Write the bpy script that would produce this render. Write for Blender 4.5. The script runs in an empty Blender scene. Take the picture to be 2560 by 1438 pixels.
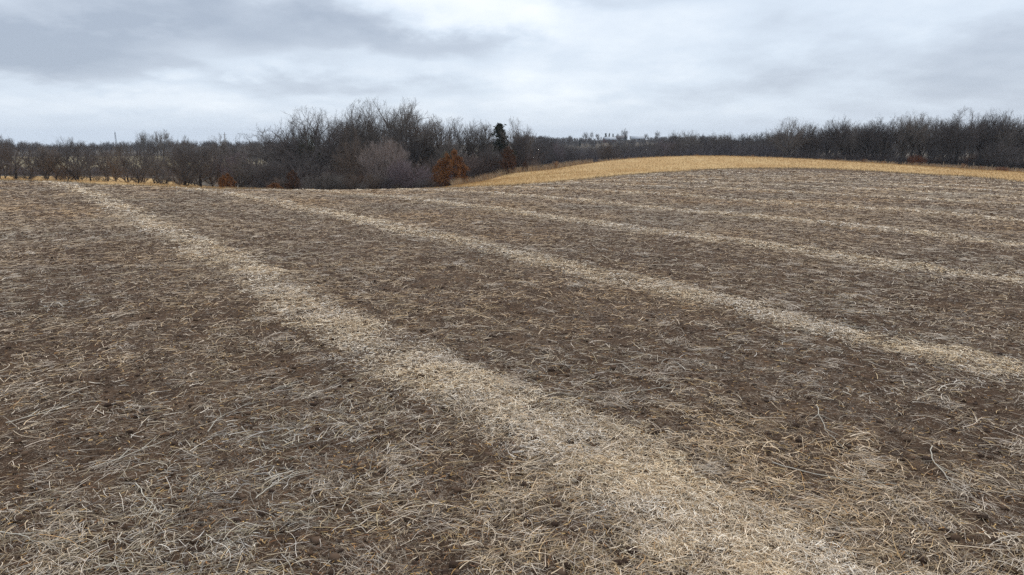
import bpy, math, random
import numpy as np
from math import radians as R

sc = bpy.context.scene
# ------------------------------------------------------------------ camera
CAM_H = 4.0
PITCH = 12.35
cam_d = bpy.data.cameras.new('camera')
cam = bpy.data.objects.new('camera', cam_d)
sc.collection.objects.link(cam)
cam_d.sensor_width = 36.0
cam_d.lens = 1707.0 / 2560.0 * 36.0
cam_d.clip_start = 0.1
cam_d.clip_end = 20000
cam.location = (0, 0, CAM_H)
cam.rotation_euler = (R(90 - PITCH), 0, 0)
sc.camera = cam
sc.view_settings.view_transform = 'Standard'
sc.view_settings.look = 'None'
sc.view_settings.exposure = 0.33
sc.view_settings.gamma = 1.0
sc.cycles.volume_bounces = 0
sc.cycles.use_denoising = False
sc.cycles.max_bounces = 5
sc.cycles.diffuse_bounces = 3
sc.cycles.sample_clamp_indirect = 4.0

SUN_EL, SUN_AZ = 52.0, 20.0          # azimuth clockwise from +Y
# ------------------------------------------------------------------ world: overcast sky
world = bpy.data.worlds.new('World')
sc.world = world
world.use_nodes = True
nt = world.node_tree
for n in list(nt.nodes):
    nt.nodes.remove(n)


class NT:
    """tiny expression helper for shader node trees"""
    def __init__(s, nt):
        s.nt = nt

    def node(s, t, **kw):
        n = s.nt.nodes.new(t)
        for k, v in kw.items():
            setattr(n, k, v)
        return n

    def put(s, sock, v):
        if v is None:
            return
        if hasattr(v, 'is_output') or isinstance(v, bpy.types.NodeSocket):
            s.nt.links.new(v, sock)
        else:
            sock.default_value = v

    def m(s, op, a, b=None, c=None, clamp=False):
        n = s.node('ShaderNodeMath', operation=op, use_clamp=clamp)
        s.put(n.inputs[0], a); s.put(n.inputs[1], b)
        if c is not None:
            s.put(n.inputs[2], c)
        return n.outputs[0]

    def noise(s, vec, scale, detail=4, rough=.55, dist=0.0, color=False):
        n = s.node('ShaderNodeTexNoise')
        s.put(n.inputs['Vector'], vec)
        n.inputs['Scale'].default_value = scale
        n.inputs['Detail'].default_value = detail
        n.inputs['Roughness'].default_value = rough
        n.inputs['Distortion'].default_value = dist
        return n.outputs['Color'] if color else n.outputs[0]

    def sstep(s, v, a, b, lo=0.0, hi=1.0):
        n = s.node('ShaderNodeMapRange', interpolation_type='SMOOTHSTEP')
        s.put(n.inputs['Value'], v)
        n.inputs['From Min'].default_value = a
        n.inputs['From Max'].default_value = b
        n.inputs['To Min'].default_value = lo
        n.inputs['To Max'].default_value = hi
        return n.outputs[0]

    def mix(s, f, a, b, blend='MIX'):
        n = s.node('ShaderNodeMix', data_type='RGBA', blend_type=blend)
        s.put(n.inputs[0], f)
        s.put(n.inputs[6], (*a, 1) if isinstance(a, tuple) else a)
        s.put(n.inputs[7], (*b, 1) if isinstance(b, tuple) else b)
        return n.outputs[2]

    def scale(s, vec, xyz, loc=(0, 0, 0)):
        n = s.node('ShaderNodeMapping')
        s.put(n.inputs['Vector'], vec)
        n.inputs['Scale'].default_value = xyz
        n.inputs['Location'].default_value = loc
        return n.outputs[0]


def srgb(r, g, b):
    f = lambda c: (c / 12.92) if c <= .04045 else ((c + .055) / 1.055) ** 2.4
    return tuple(f(c / 255.0) for c in (r, g, b))


def azel(px, py):
    p = R(PITCH); u = (px - 1280) / 1707; v = (719 - py) / 1707
    x, y, z = u, math.cos(p) + v * math.sin(p), -math.sin(p) + v * math.cos(p)
    return math.atan2(x, y), math.atan2(z, math.hypot(x, y))


w = NT(nt)
tc = w.node('ShaderNodeTexCoord')
sep = w.node('ShaderNodeSeparateXYZ')
w.put(sep.inputs[0], tc.outputs['Generated'])
dx, dy, dz = sep.outputs
zc = w.m('ADD', w.m('MAXIMUM', dz, 0.0), 0.24)
comb = w.node('ShaderNodeCombineXYZ')
w.put(comb.inputs[0], w.m('DIVIDE', dx, zc)); w.put(comb.inputs[1], w.m('DIVIDE', dy, zc))
plane = comb.outputs[0]
az = w.m('ARCTAN2', dx, dy)
el = w.m('ARCSINE', dz)
big = w.noise(w.scale(plane, (1, .75, 1), (3.1, 1.7, 0)), 1.05, 6, .52)
fine = w.noise(w.scale(plane, (1, .8, 1), (9.1, 4.7, 0)), 4.0, 6, .6)
warp = w.noise(w.scale(plane, (1, 1, 1), (1.3, 7.7, 0)), 2.1, 5, .58)
wz = w.m('SUBTRACT', warp, .5)
fz = w.m('SUBTRACT', fine, .5)
azw = w.m('ADD', az, w.m('MULTIPLY', wz, .26))
elw = w.m('ADD', w.m('ADD', el, w.m('MULTIPLY', fz, .035)), w.m('MULTIPLY', wz, .06))


def blob(px, py, wpx, hpx, soft=1.0, inner=.25):
    a, e = azel(px, py)
    sa = wpx / 1707.0; se = hpx / 1707.0
    d1 = w.m('DIVIDE', w.m('SUBTRACT', azw, a), sa)
    d2 = w.m('DIVIDE', w.m('SUBTRACT', elw, e), se)
    d = w.m('SQRT', w.m('ADD', w.m('MULTIPLY', d1, d1), w.m('MULTIPLY', d2, d2)))
    return w.sstep(d, inner, inner + soft, 1.0, 0.0)


# base: soft mottled overcast
val = w.m('ADD', 0.0, w.m('MULTIPLY', w.m('SUBTRACT', big, .5), .8))
val = w.m('ADD', val, w.m('MULTIPLY', fz, .34))
med = w.noise(w.scale(plane, (1, 1.2, 1), (5.3, 2.2, 0)), 2.4, 3, .5)
val = w.m('ADD', val, w.m('MULTIPLY', w.m('SUBTRACT', med, .5), .5))
#            px   py   w    h   amount soft inner
for (px, py, wp, hp, amt, so, inn) in [
        (120, 120, 430, 78, -.36, .7, .4),     # dark shelf of cloud upper left
        (560, 50, 520, 70, -.30, .7, .35),
        (-300, 60, 500, 160, -.25, .9, .3),
        (1090, 115, 300, 50, -.26, .7, .3),      # grey bar above the central wood
        (900, 220, 520, 30, -.16, 1.1, .1),
        (1150, 20, 300, 80, .36, 1.0, .2),       # bright opening top centre
        (650, 165, 160, 30, .22, 1.1, .1),
        (460, 188, 80, 22, .22, 1.0, .1),
        (250, 245, 520, 40, .16, 1.1, .1),
        (1420, 215, 300, 50, .14, 1.1, .1),
        (1500, 90, 420, 90, .06, 1.1, .1),
        (2350, 160, 520, 75, -.17, 1.1, .15),
        (2000, 205, 500, 28, -.12, 1.1, .1),
        (2300, 10, 300, 50, .06, 1.1, .1),
        (1550, -5, 260, 22, -.14, 1.1, .1),
        (2500, 260, 500, 60, -.10, 1.1, .1),
        (3200, 120, 600, 300, -.15, 1.0, .2),
        (1280, -900, 2600, 700, .10, 1.0, .3)]:
    val = w.m('ADD', val, w.m('MULTIPLY', blob(px, py, wp, hp, so, inn), amt))
ramp = w.node('ShaderNodeValToRGB')
w.put(ramp.inputs[0], w.m('ADD', val, .50, clamp=True))
cr = ramp.color_ramp
cr.elements[0].position = 0.0; cr.elements[0].color = (*srgb(160, 171, 187), 1)
cr.elements[1].position = 1.0; cr.elements[1].color = (*srgb(238, 241, 246), 1)
for pos, c in ((.25, (180, 190, 204)), (.5, (201, 212, 225)), (.75, (220, 228, 237))):
    e_ = cr.elements.new(pos); e_.color = (*srgb(*c), 1)
hor = w.sstep(el, R(0.0), R(2.6), 1.0, 0.0)
cloud = w.mix(w.m('MULTIPLY', hor, .75), ramp.outputs[0], srgb(197, 209, 223))
sky = w.node('ShaderNodeTexSky', sky_type='NISHITA')
sky.sun_disc = False
sky.sun_elevation = R(SUN_EL); sky.sun_rotation = R(SUN_AZ)
b1 = w.node('ShaderNodeBackground'); w.put(b1.inputs[0], sky.outputs[0]); b1.inputs[1].default_value = .08
b2 = w.node('ShaderNodeBackground'); w.put(b2.inputs[0], cloud); b2.inputs[1].default_value = 1.0
ms = w.node('ShaderNodeMixShader'); ms.inputs[0].default_value = .93
nt.links.new(b1.outputs[0], ms.inputs[1]); nt.links.new(b2.outputs[0], ms.inputs[2])
wo = w.node('ShaderNodeOutputWorld'); nt.links.new(ms.outputs[0], wo.inputs[0])
try:
    world.cycles.sampling_method = 'MANUAL'; world.cycles.sample_map_resolution = 512
except Exception:
    pass

# ------------------------------------------------------------------ sun behind the clouds
sd = bpy.data.lights.new('sun', 'SUN')
sd.energy = 1.5; sd.angle = R(14); sd.color = (1, .965, .91)
so_ = bpy.data.objects.new('sun', sd)
sc.collection.objects.link(so_)
so_.location = (0, 0, 60)
so_.rotation_euler = (R(90 - SUN_EL), 0, R(180 - SUN_AZ) + math.pi * 0)
# sun lamp shines along its -Z: tilt so that light comes from azimuth SUN_AZ
from mathutils import Vector
sdir = Vector((math.sin(R(SUN_AZ)) * math.cos(R(SUN_EL)), math.cos(R(SUN_AZ)) * math.cos(R(SUN_EL)), math.sin(R(SUN_EL))))
so_.rotation_euler = sdir.to_track_quat('Z', 'Y').to_euler()

# ------------------------------------------------------------------ helpers
COL = sc.collection


def mesh_np(name, V, F, mats, kcol=None, matidx=None, smooth=False, color=None, attrs=None):
    """V (n,3), F (m,3|4) int arrays or list of such arrays"""
    me = bpy.data.meshes.new(name)
    if not isinstance(F, (list, tuple)):
        F = [F]
    F = [f for f in F if len(f)]
    V = np.asarray(V, np.float32)
    loops = np.concatenate([f.reshape(-1) for f in F]).astype(np.int32)
    tot = np.concatenate([np.full(len(f), f.shape[1], np.int32) for f in F])
    start = np.concatenate([[0], np.cumsum(tot)[:-1]]).astype(np.int32)
    me.vertices.add(len(V)); me.vertices.foreach_set('co', V.reshape(-1))
    me.loops.add(len(loops)); me.loops.foreach_set('vertex_index', loops)
    me.polygons.add(len(tot)); me.polygons.foreach_set('loop_start', start)
    me.polygons.foreach_set('loop_total', tot)
    if smooth:
        me.polygons.foreach_set('use_smooth', np.ones(len(tot), bool))
    for m_ in (mats if isinstance(mats, (list, tuple)) else [mats]):
        me.materials.append(m_)
    if matidx is not None:
        me.polygons.foreach_set('material_index', matidx.astype(np.int32))
    if color is not None:
        a = me.color_attributes.new('tint', 'FLOAT_COLOR', 'POINT')
        c4 = np.ones((len(V), 4), np.float32); c4[:, :3] = color
        a.data.foreach_set('color', c4.reshape(-1))
    for k, v in (attrs or {}).items():
        a = me.attributes.new(k, 'FLOAT', 'POINT')
        a.data.foreach_set('value', v.astype(np.float32))
    me.update(calc_edges=True)
    me.validate()
    return me


def link(name, me, parent=None, loc=(0, 0, 0), rz=0.0, s=(1, 1, 1)):
    o = bpy.data.objects.new(name, me)
    COL.objects.link(o)
    o.location = loc; o.rotation_euler = (0, 0, rz); o.scale = s
    if parent:
        o.parent = parent
    return o


def tag(o, label=None, cat=None, group=None, kind=None):
    if label: o['label'] = label
    if cat: o['category'] = cat
    if group: o['group'] = group
    if kind: o['kind'] = kind
    return o


def hash2(ix, iy, seed):
    h = (ix.astype(np.int64) * 374761393 + iy.astype(np.int64) * 668265263 + seed * 982451653) & 0x7fffffff
    h = ((h ^ (h >> 13)) * 1274126177) & 0x7fffffff
    return ((h ^ (h >> 16)) & 0xffff) / 65535.0


def vnoise(x, y, seed=0):
    ix = np.floor(x); iy = np.floor(y); fx = x - ix; fy = y - iy
    fx = fx * fx * (3 - 2 * fx); fy = fy * fy * (3 - 2 * fy)
    a = hash2(ix, iy, seed); b = hash2(ix + 1, iy, seed); c = hash2(ix, iy + 1, seed); d = hash2(ix + 1, iy + 1, seed)
    return (a * (1 - fx) + b * fx) * (1 - fy) + (c * (1 - fx) + d * fx) * fy


def fbm(x, y, seed=0, oct=4, g=.5):
    s = 0; a = 1; t = 0
    for k in range(oct):
        s = s + a * vnoise(x * 2 ** k + 17.3 * k, y * 2 ** k - 9.1 * k, seed + k); t += a; a *= g
    return s / t


# ------------------------------------------------------------------ the lie of the land
_p = R(PITCH)


def ray(px, py):
    u = (px - 1280) / 1707; v = (719 - py) / 1707
    return u, math.cos(_p) + v * math.sin(_p), -math.sin(_p) + v * math.cos(_p)


def seen(px, py, D):
    x, y, z = ray(px, py)
    return (x / y * D, D, CAM_H + z / y * D)


def xat(px, D, py=420):
    x, y, z = ray(px, py)
    return x / y * D


def zat(py, D):
    x, y, z = ray(1280, py)
    return CAM_H + z / y * D


ctrl = []
for X in range(-30, 31, 10):
    for Y in range(-30, 41, 10):
        ctrl.append((X, Y, 0.0))
ctrl += [seen(*q) for q in [
    # rim of the stubble field
    (-200, 452, 62), (0, 454, 64), (150, 458, 62), (300, 464, 60), (450, 471, 58), (600, 477, 55), (750, 480, 54),
    (900, 478, 55), (1050, 473, 57), (1160, 469, 60), (1300, 461, 66), (1500, 444, 76), (1700, 430, 88),
    (1900, 420, 97), (2050, 423, 97), (2200, 429, 92), (2400, 441, 84), (2560, 455, 74), (2750, 472, 66),
    # tan meadow on the left, beyond the field
    (300, 459, 74), (400, 462, 80), (480, 467, 76), (120, 456, 90), (0, 452, 95), (-200, 448, 95),
    # ground under the row of small trees on the left
    (40, 449, 112), (150, 455, 112), (250, 458, 112), (350, 461, 112), (450, 466, 112), (560, 473, 108),
    (0, 444, 170), (200, 445, 170), (400, 448, 170),
    (100, 431, 250), (300, 431, 250), (500, 433, 240), (200, 405, 420), (100, 379, 900), (400, 379, 900), (600, 382, 700),
    # hollow with the central wood
    (650, 488, 78), (800, 492, 78), (950, 490, 80), (1050, 484, 84), (700, 482, 112), (850, 484, 115), (1000, 480, 115), (1100, 471, 108),
    (900, 470, 150), (1100, 462, 150), (1250, 447, 160), (700, 465, 160),
    # meadow rising to the right
    (1140, 467, 84), (1200, 457, 92), (1268, 434, 122), (1340, 430, 122), (1300, 446, 92), (1500, 404, 140), (1420, 418, 130), (1600, 415, 112),
    (1700, 396, 148), (1900, 400, 150), (2100, 409, 148), (2300, 419, 142), (2560, 434, 132), (2800, 446, 124),
    # falling away behind the rise
    (1350, 455, 160), (1500, 438, 190), (1700, 430, 195), (1900, 420, 200), (2100, 416, 190), (2400, 424, 180), (2700, 440, 170),
    (1400, 435, 250), (1600, 430, 260), (1850, 425, 270), (2200, 412, 260), (2600, 412, 250),
    (1450, 385, 480), (1650, 385, 480), (1300, 385, 600), (1500, 351, 860), (1620, 350, 860), (1400, 356, 900), (1800, 358, 800), (1200, 362, 900),
    (2000, 370, 600), (2500, 370, 600), (900, 375, 800), (1000, 415, 320), (700, 420, 320),
    (100, 364, 1800), (700, 364, 1800), (1300, 362, 1800), (1900, 362, 1800), (2500, 362, 1800)]]
ctrl += [(-70, 0, -.5), (70, 0, -.5), (0, -60, -1), (-70, -60, -2), (70, -60, -2), (-160, 0, -4), (160, 0, -2), (0, -300, -6),
         (-400, -300, -8), (400, -300, -8), (-500, 100, -8), (500, 100, -6), (0, -1500, -10), (-1500, 0, -12), (1500, 0, -10),
         (1500, -1500, -10), (-1500, -1500, -10)]
ctrl = np.array(ctrl)


def tps_fit(P, z, lam):
    n = len(P)
    d2 = ((P[:, None] - P[None]) ** 2).sum(-1)
    K = .5 * d2 * np.log(d2 + 1e-9)
    A = np.zeros((n + 3, n + 3)); A[:n, :n] = K + lam * np.eye(n)
    A[:n, n] = 1; A[:n, n + 1:] = P; A[n:, :n] = A[:n, n:].T
    return np.linalg.solve(A, np.concatenate([z, np.zeros(3)]))


CP = ctrl[:, :2] / 100.0
TW = tps_fit(CP, ctrl[:, 2], .002)


def tps(x, y):
    sh = np.shape(x)
    x = np.ravel(x) / 100.0; y = np.ravel(y) / 100.0
    out = np.empty(len(x))
    for i in range(0, len(x), 40000):
        a = x[i:i + 40000, None] - CP[None, :, 0]; b = y[i:i + 40000, None] - CP[None, :, 1]
        d2 = a * a + b * b
        out[i:i + 40000] = (.5 * d2 * np.log(d2 + 1e-9)) @ TW[:-3] + TW[-3] + TW[-2] * x[i:i + 40000] + TW[-1] * y[i:i + 40000]
    return out.reshape(sh)


GN, G0 = 301, -300.0
gx = G0 + 2.0 * np.arange(GN)
GX, GY = np.meshgrid(gx, gx, indexing='ij')
GRID = tps(GX, GY)


def hbase(x, y):
    x = np.asarray(x, float); y = np.asarray(y, float)
    r = np.hypot(x, y)
    k = np.where(r > 1700, 1700 / np.maximum(r, 1), 1.0)
    inside = (np.abs(x) < 297) & (np.abs(y) < 297)
    fx = np.clip((x - G0) / 2, 0, GN - 2.001); fy = np.clip((y - G0) / 2, 0, GN - 2.001)
    i = fx.astype(int); j = fy.astype(int); a = fx - i; b = fy - j
    z = (GRID[i, j] * (1 - a) + GRID[i + 1, j] * a) * (1 - b) + (GRID[i, j + 1] * (1 - a) + GRID[i + 1, j + 1] * a) * b
    if not inside.all():
        o = ~inside
        z = np.array(z)
        z[o] = tps((x * k)[o], (y * k)[o])
    return z - np.maximum(r - 1700, 0) * .012


def height(x, y):
    x = np.asarray(x, float); y = np.asarray(y, float)
    r = np.hypot(x, y)
    near = np.clip(1 - (r - 60) / 60, 0, 1)
    return (hbase(x, y) + (fbm(x / 1.1, y / 1.1, 3, 4) - .5) * .10 * near + (fbm(x / 9, y / 9, 8, 2) - .5) * .22 * np.clip(r / 15, 0, 1) * np.clip(1.5 - r / 400, 0, 1)
            + (fbm(x / .16, y / .16, 5, 3, .6) - .5) * .055 * np.clip(1 - r / 45, 0, 1))


def hz(x, y):
    return float(height(np.array([x]), np.array([y]))[0])


# ------------------------------------------------------------------ rows of chaff: one smooth field s(x, y), rows at whole numbers
rows = {1: [(1980, 1400), (1840, 1330), (1700, 1260), (1500, 1150), (1300, 1050), (1100, 945), (900, 850), (700, 745), (560, 660), (420, 590), (350, 540), (190, 470)],
        2: [(2560, 950), (2300, 865), (2050, 790), (1780, 735), (1500, 690), (1100, 600), (960, 560), (820, 530), (640, 495)],
        3: [(2560, 725), (2330, 680), (2100, 640), (1900, 605), (1700, 580), (1500, 555), (1300, 530), (1050, 500), (850, 480)],
        4: [(2560, 615), (2300, 583), (2000, 555), (1750, 530), (1500, 510), (1300, 492), (1150, 478)],
        5: [(2560, 548), (2300, 530), (2100, 515), (1900, 500), (1700, 487), (1500, 475)],
        6: [(2560, 515), (2300, 499), (2100, 488), (1950, 479), (1800, 472)],
        7: [(2560, 493), (2300, 480), (2100, 471)]}
rp, rs = [], []
for k, pts in rows.items():
    for q in pts:
        x, y, z = ray(*q)
        t = -CAM_H / z
        for _ in range(6):
            h_ = float(hbase(np.array([x * t]), np.array([y * t]))[0])
            t = .5 * t + .5 * (h_ - CAM_H) / z
        rp.append((x * t, y * t)); rs.append(k)
rp = np.array(rp); rs = np.array(rs, float)


def basis(x, y):
    x = x / 50.0; y = y / 50.0
    return np.stack([np.ones_like(x), x, y, x * x, x * y, y * y, x ** 3, x * x * y, x * y * y, y ** 3, x ** 4, x**3 * y, x * x * y * y, x * y**3, y ** 4], -1)


B = basis(rp[:, 0], rp[:, 1])
reg = np.diag([0, 0, 0] + [.002] * 4 + [.004] * 3 + [.02] * 5) * 1.0
SW = np.linalg.solve(B.T @ B + reg, B.T @ rs)
print('row fit rms', np.sqrt(np.mean((B @ SW - rs) ** 2)))


def sfield(x, y):
    r = np.hypot(x, y); k = np.where(r > 100, 100 / np.maximum(r, 1), 1)
    return basis(x * k, y * k) @ SW


def rowness(x, y):
    """1 on a chaff row, 0 between"""
    s = sfield(x, y) + (fbm(x / 3.0, y / 3.0, 21, 3) - .5) * .12 + (fbm(x / .5, y / .5, 27, 3, .6) - .5) * .10
    d = np.abs(s - np.round(s))
    wob = fbm(x / 2.2, y / 2.2, 31, 3)
    m_ = 1 - np.clip((d - .006 - .05 * wob) / .11, 0, 1)
    m_ = m_ * m_ * (3 - 2 * m_)
    m_ = m_ * (np.round(s) >= 1) * np.clip(1.25 - np.maximum(s - 6, 0) * .10, .3, 1)
    return np.clip(m_, 0, 1) * np.clip(.2 + 1.5 * fbm(x / 1.2, y / 1.2, 41, 4, .6), 0, 1)


# ------------------------------------------------------------------ outlines of field and meadow, as radius by bearing
def curve(pts):
    b = [math.degrees(math.atan2(q[0], q[1])) for q in pts]; r = [math.hypot(q[0], q[1]) for q in pts]
    return np.array(b), np.array(r)


fp = [seen(*q) for q in [(-400, 452, 62), (-200, 452, 64), (0, 454, 66), (150, 458, 66), (250, 462, 62), (400, 469, 60), (500, 473, 58), (600, 477, 58), (750, 480, 66),
                         (900, 478, 68), (1050, 473, 68), (1130, 470, 64), (1200, 468, 62), (1300, 463, 65), (1500, 444, 76), (1700, 430, 88), (1800, 425, 93),
                         (1900, 421, 96), (2050, 423, 96), (2200, 429, 92), (2400, 441, 84), (2560, 455, 74), (2750, 472, 66), (2950, 480, 62)]]
fb, fr = curve(fp)
mp = [seen(*q) for q in [(-400, 445, 190), (0, 445, 190), (300, 445, 185), (480, 450, 150), (560, 470, 110), (640, 480, 90), (900, 480, 82), (1050, 473, 84), (1130, 470, 92), (1180, 460, 104), (1268, 434, 124),
                         (1340, 430, 128), (1500, 404, 146), (1700, 396, 154), (1900, 400, 156), (2100, 409, 154), (2300, 419, 148), (2560, 434, 138), (2800, 446, 130), (3000, 450, 125)]]
mb, mr = curve(mp)


def rfield(bd):
    return np.interp(bd, np.concatenate([[-180], fb, [180]]), np.concatenate([[58], fr, [58]]))


def rmeadow(bd):
    return np.maximum(np.interp(bd, np.concatenate([[-180], mb, [180]]), np.concatenate([[120], mr, [120]])), rfield(bd) + 6)


# ------------------------------------------------------------------ materials
def newmat(name, rough=.9, spec=.2):
    m_ = bpy.data.materials.new(name); m_.use_nodes = True
    b = m_.node_tree.nodes['Principled BSDF']
    b.inputs['Roughness'].default_value = rough
    b.inputs['Specular IOR Level'].default_value = spec
    return m_, NT(m_.node_tree), b


# soil under the residue
M_soil, g, bs = newmat('soil', .95, .15)
geo = g.node('ShaderNodeNewGeometry'); P = geo.outputs['Position']
at = g.node('ShaderNodeAttribute', attribute_name='row'); rowv = at.outputs['Fac']
n1 = g.noise(P, .35, 5, .6); n2 = g.noise(P, 2.3, 6, .65); n3 = g.noise(P, 17, 5, .7); n4 = g.noise(P, 70, 3, .7)
c = g.mix(g.sstep(n1, .35, .65), srgb(98, 73, 54), srgb(118, 93, 72))
c = g.mix(g.sstep(n2, .38, .66), c, srgb(70, 51, 38))
c = g.mix(g.m('MULTIPLY', g.sstep(n3, .5, .72), .35), c, srgb(118, 99, 82))
c = g.mix(g.m('MULTIPLY', g.sstep(n4, .55, .7), .4), c, srgb(52, 40, 33))
vo = g.node('ShaderNodeTexVoronoi', feature='DISTANCE_TO_EDGE'); vo.inputs['Scale'].default_value = 9.0
wv_ = g.node('ShaderNodeVectorMath', operation='ADD'); g.put(wv_.inputs[0], P); g.put(wv_.inputs[1], g.noise(P, 6, 3, .6, color=True)); g.put(vo.inputs['Vector'], wv_.outputs[0])
crack = g.sstep(vo.outputs['Distance'], .0, .035, 1, 0)
c = g.mix(g.m('MULTIPLY', crack, .5), c, srgb(40, 31, 25))
fib = g.noise(g.scale(P, (1.0, 3.2, 1)), 24, 4, .7, 1.2)
strawc = g.mix(g.sstep(n3, .35, .65), srgb(182, 164, 140), srgb(146, 127, 104))
cov = g.m('MULTIPLY', g.sstep(fib, .46, .6), g.m('MULTIPLY_ADD', rowv, .75, .22), clamp=True)
c = g.mix(cov, c, strawc)
g.put(bs.inputs['Base Color'], c)
bp = g.node('ShaderNodeBump'); bp.inputs['Strength'].default_value = 1.0; bp.inputs['Distance'].default_value = .06
g.put(bp.inputs['Height'], g.m('ADD', g.m('ADD', n3, g.m('MULTIPLY', n4, .5)), g.m('MULTIPLY_ADD', crack, -.35, g.m('MULTIPLY', n2, 1.2))))
g.put(bs.inputs['Normal'], bp.outputs[0])

# tan meadow
M_mead, g, bs = newmat('dry_grass_ground', .95, .1)
geo = g.node('ShaderNodeNewGeometry'); P = geo.outputs['Position']
n1 = g.noise(g.scale(P, (.8, .25, 1)), .22, 5, .6); n2 = g.noise(g.scale(P, (.35, 1.0, 1)), 1.1, 6, .7); n3 = g.noise(P, 6, 4, .7)
c = g.mix(g.sstep(n1, .38, .62), srgb(190, 154, 104), srgb(204, 172, 122))
c = g.mix(g.m('MULTIPLY', g.sstep(n2, .42, .64), .75), c, srgb(164, 130, 88))
c = g.mix(g.m('MULTIPLY', g.sstep(n3, .5, .7), .5), c, srgb(212, 182, 134))
g.put(bs.inputs['Base Color'], c)
bp = g.node('ShaderNodeBump'); bp.inputs['Strength'].default_value = .6; bp.inputs['Distance'].default_value = .15
g.put(bp.inputs['Height'], g.m('ADD', n2, n3)); g.put(bs.inputs['Normal'], bp.outputs[0])

# valley ground
M_val, g, bs = newmat('valley_ground', .95, .1)
geo = g.node('ShaderNodeNewGeometry'); P = geo.outputs['Position']
n1 = g.noise(g.scale(P, (.5, 1, 1)), .006, 3, .5); n2 = g.noise(P, .08, 6, .65); n3 = g.noise(P, 1.2, 4, .7)
c = g.mix(g.sstep(n1, .48, .55), srgb(98, 88, 76), srgb(74, 67, 62))
c = g.mix(g.m('MULTIPLY', g.sstep(n2, .4, .65), .7), c, srgb(70, 62, 54))
c = g.mix(g.m('MULTIPLY', g.sstep(n3, .45, .65), .5), c, srgb(100, 88, 70))
sp = g.node('ShaderNodeSeparateXYZ'); g.put(sp.inputs[0], P)
wy = g.m('ADD', sp.outputs[1], g.m('MULTIPLY', n1, 60.0))
mk = g.m('MULTIPLY', g.m('MULTIPLY', g.sstep(wy, 270, 276), g.sstep(wy, 600, 610, 1, 0)), g.sstep(sp.outputs[0], -150, -125, 1, 0))
c = g.mix(mk, c, g.mix(n2, srgb(150, 136, 108), srgb(128, 116, 90)))
g.put(bs.inputs['Base Color'], c)


def tintmat(name, rough=.8, spec=.25, transl=0.0):
    m_, g_, b_ = newmat(name, rough, spec)
    a_ = g_.node('ShaderNodeAttribute', attribute_name='tint')
    g_.put(b_.inputs['Base Color'], a_.outputs['Color'])
    return m_


M_straw = tintmat('dry_stalk', .75, .3)
M_grass = tintmat('dry_grass', .85, .15)


def barkmat(name, c1, c2, scale=3.0, vary=.35):
    m_, g_, b_ = newmat(name, .95, .08)
    geo_ = g_.node('ShaderNodeNewGeometry')
    oi = g_.node('ShaderNodeObjectInfo')
    n_ = g_.noise(geo_.outputs['Position'], scale, 4, .7)
    c_ = g_.mix(g_.sstep(n_, .3, .7), c1, c2)
    hs = g_.node('ShaderNodeHueSaturation')
    g_.put(hs.inputs['Color'], c_)
    g_.put(hs.inputs['Value'], g_.m('MULTIPLY_ADD', oi.outputs['Random'], vary, 1 - vary / 2))
    g_.put(b_.inputs['Base Color'], hs.outputs[0])
    return m_


M_bark = barkmat('bark_dark', srgb(36, 33, 33), srgb(62, 56, 53))
M_twig = {
    'grey': barkmat('twigs_grey', srgb(102, 95, 90), srgb(128, 118, 110)),
    'dark': barkmat('twigs_dark', srgb(84, 78, 76), srgb(106, 98, 94)),
    'brown': barkmat('twigs_brown', srgb(106, 92, 82), srgb(128, 112, 100)),
    'olive': barkmat('twigs_olive', srgb(104, 100, 84), srgb(126, 122, 102)),
    'pale': barkmat('twigs_pale', srgb(138, 124, 118), srgb(160, 146, 138), 2, .15),
    'lilac': barkmat('twigs_lilac', srgb(120, 106, 108), srgb(142, 126, 126), 2, .15),
    'rusty': barkmat('twigs_rusty', srgb(100, 66, 50), srgb(122, 84, 64), 2, .2),
}
M_leaf = barkmat('withered_leaves', srgb(108, 72, 46), srgb(146, 102, 64), 2.5, .12)
M_leafdk = barkmat('withered_leaves_dark', srgb(84, 62, 50), srgb(106, 80, 64), 2.5, .12)
M_needle = barkmat('needles', srgb(38, 44, 36), srgb(60, 64, 52), 3, .2)
M_birch = barkmat('pale_bark', srgb(176, 168, 158), srgb(206, 200, 190), 5, .1)

# ------------------------------------------------------------------ land surfaces
bd = np.concatenate([np.arange(-180, -50, 3.0), np.arange(-50, 50, .16), np.arange(50, 180.01, 3.0)])
BR = np.radians(bd)


def ring_sheet(name, r_in, r_out, nr, mat, label, cat, kind='structure', log=False, extra=None, centre=False, zoff=0.0):
    t = np.linspace(0, 1, nr)
    if log:
        Rr = r_in[:, None] * (r_out / r_in)[:, None] ** t[None]
    else:
        Rr = r_in[:, None] + (r_out - r_in)[:, None] * t[None]
    X = Rr * np.sin(BR)[:, None]; Y = Rr * np.cos(BR)[:, None]
    Z = height(X, Y) + zoff
    V = np.stack([X, Y, Z], -1).reshape(-1, 3)
    nb = len(bd)
    i, j = np.meshgrid(np.arange(nb - 1), np.arange(nr - 1), indexing='ij')
    q = (i * nr + j).reshape(-1)
    F = [np.stack([q, q + 1, q + nr + 1, q + nr], -1)[:, ::-1].copy()]
    if centre:
        V = np.concatenate([V, [[0, 0, hz(0, 0)]]])
        a = np.arange(nb - 1) * nr
        F.append(np.stack([np.full(nb - 1, len(V) - 1), a + nr, a], -1))
    attrs = None
    if extra:
        attrs = {'row': extra(V[:, 0], V[:, 1])}
    me = mesh_np(name, V, F, mat, smooth=True, attrs=attrs)
    return tag(link(name, me), label, cat, None, kind)


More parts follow.
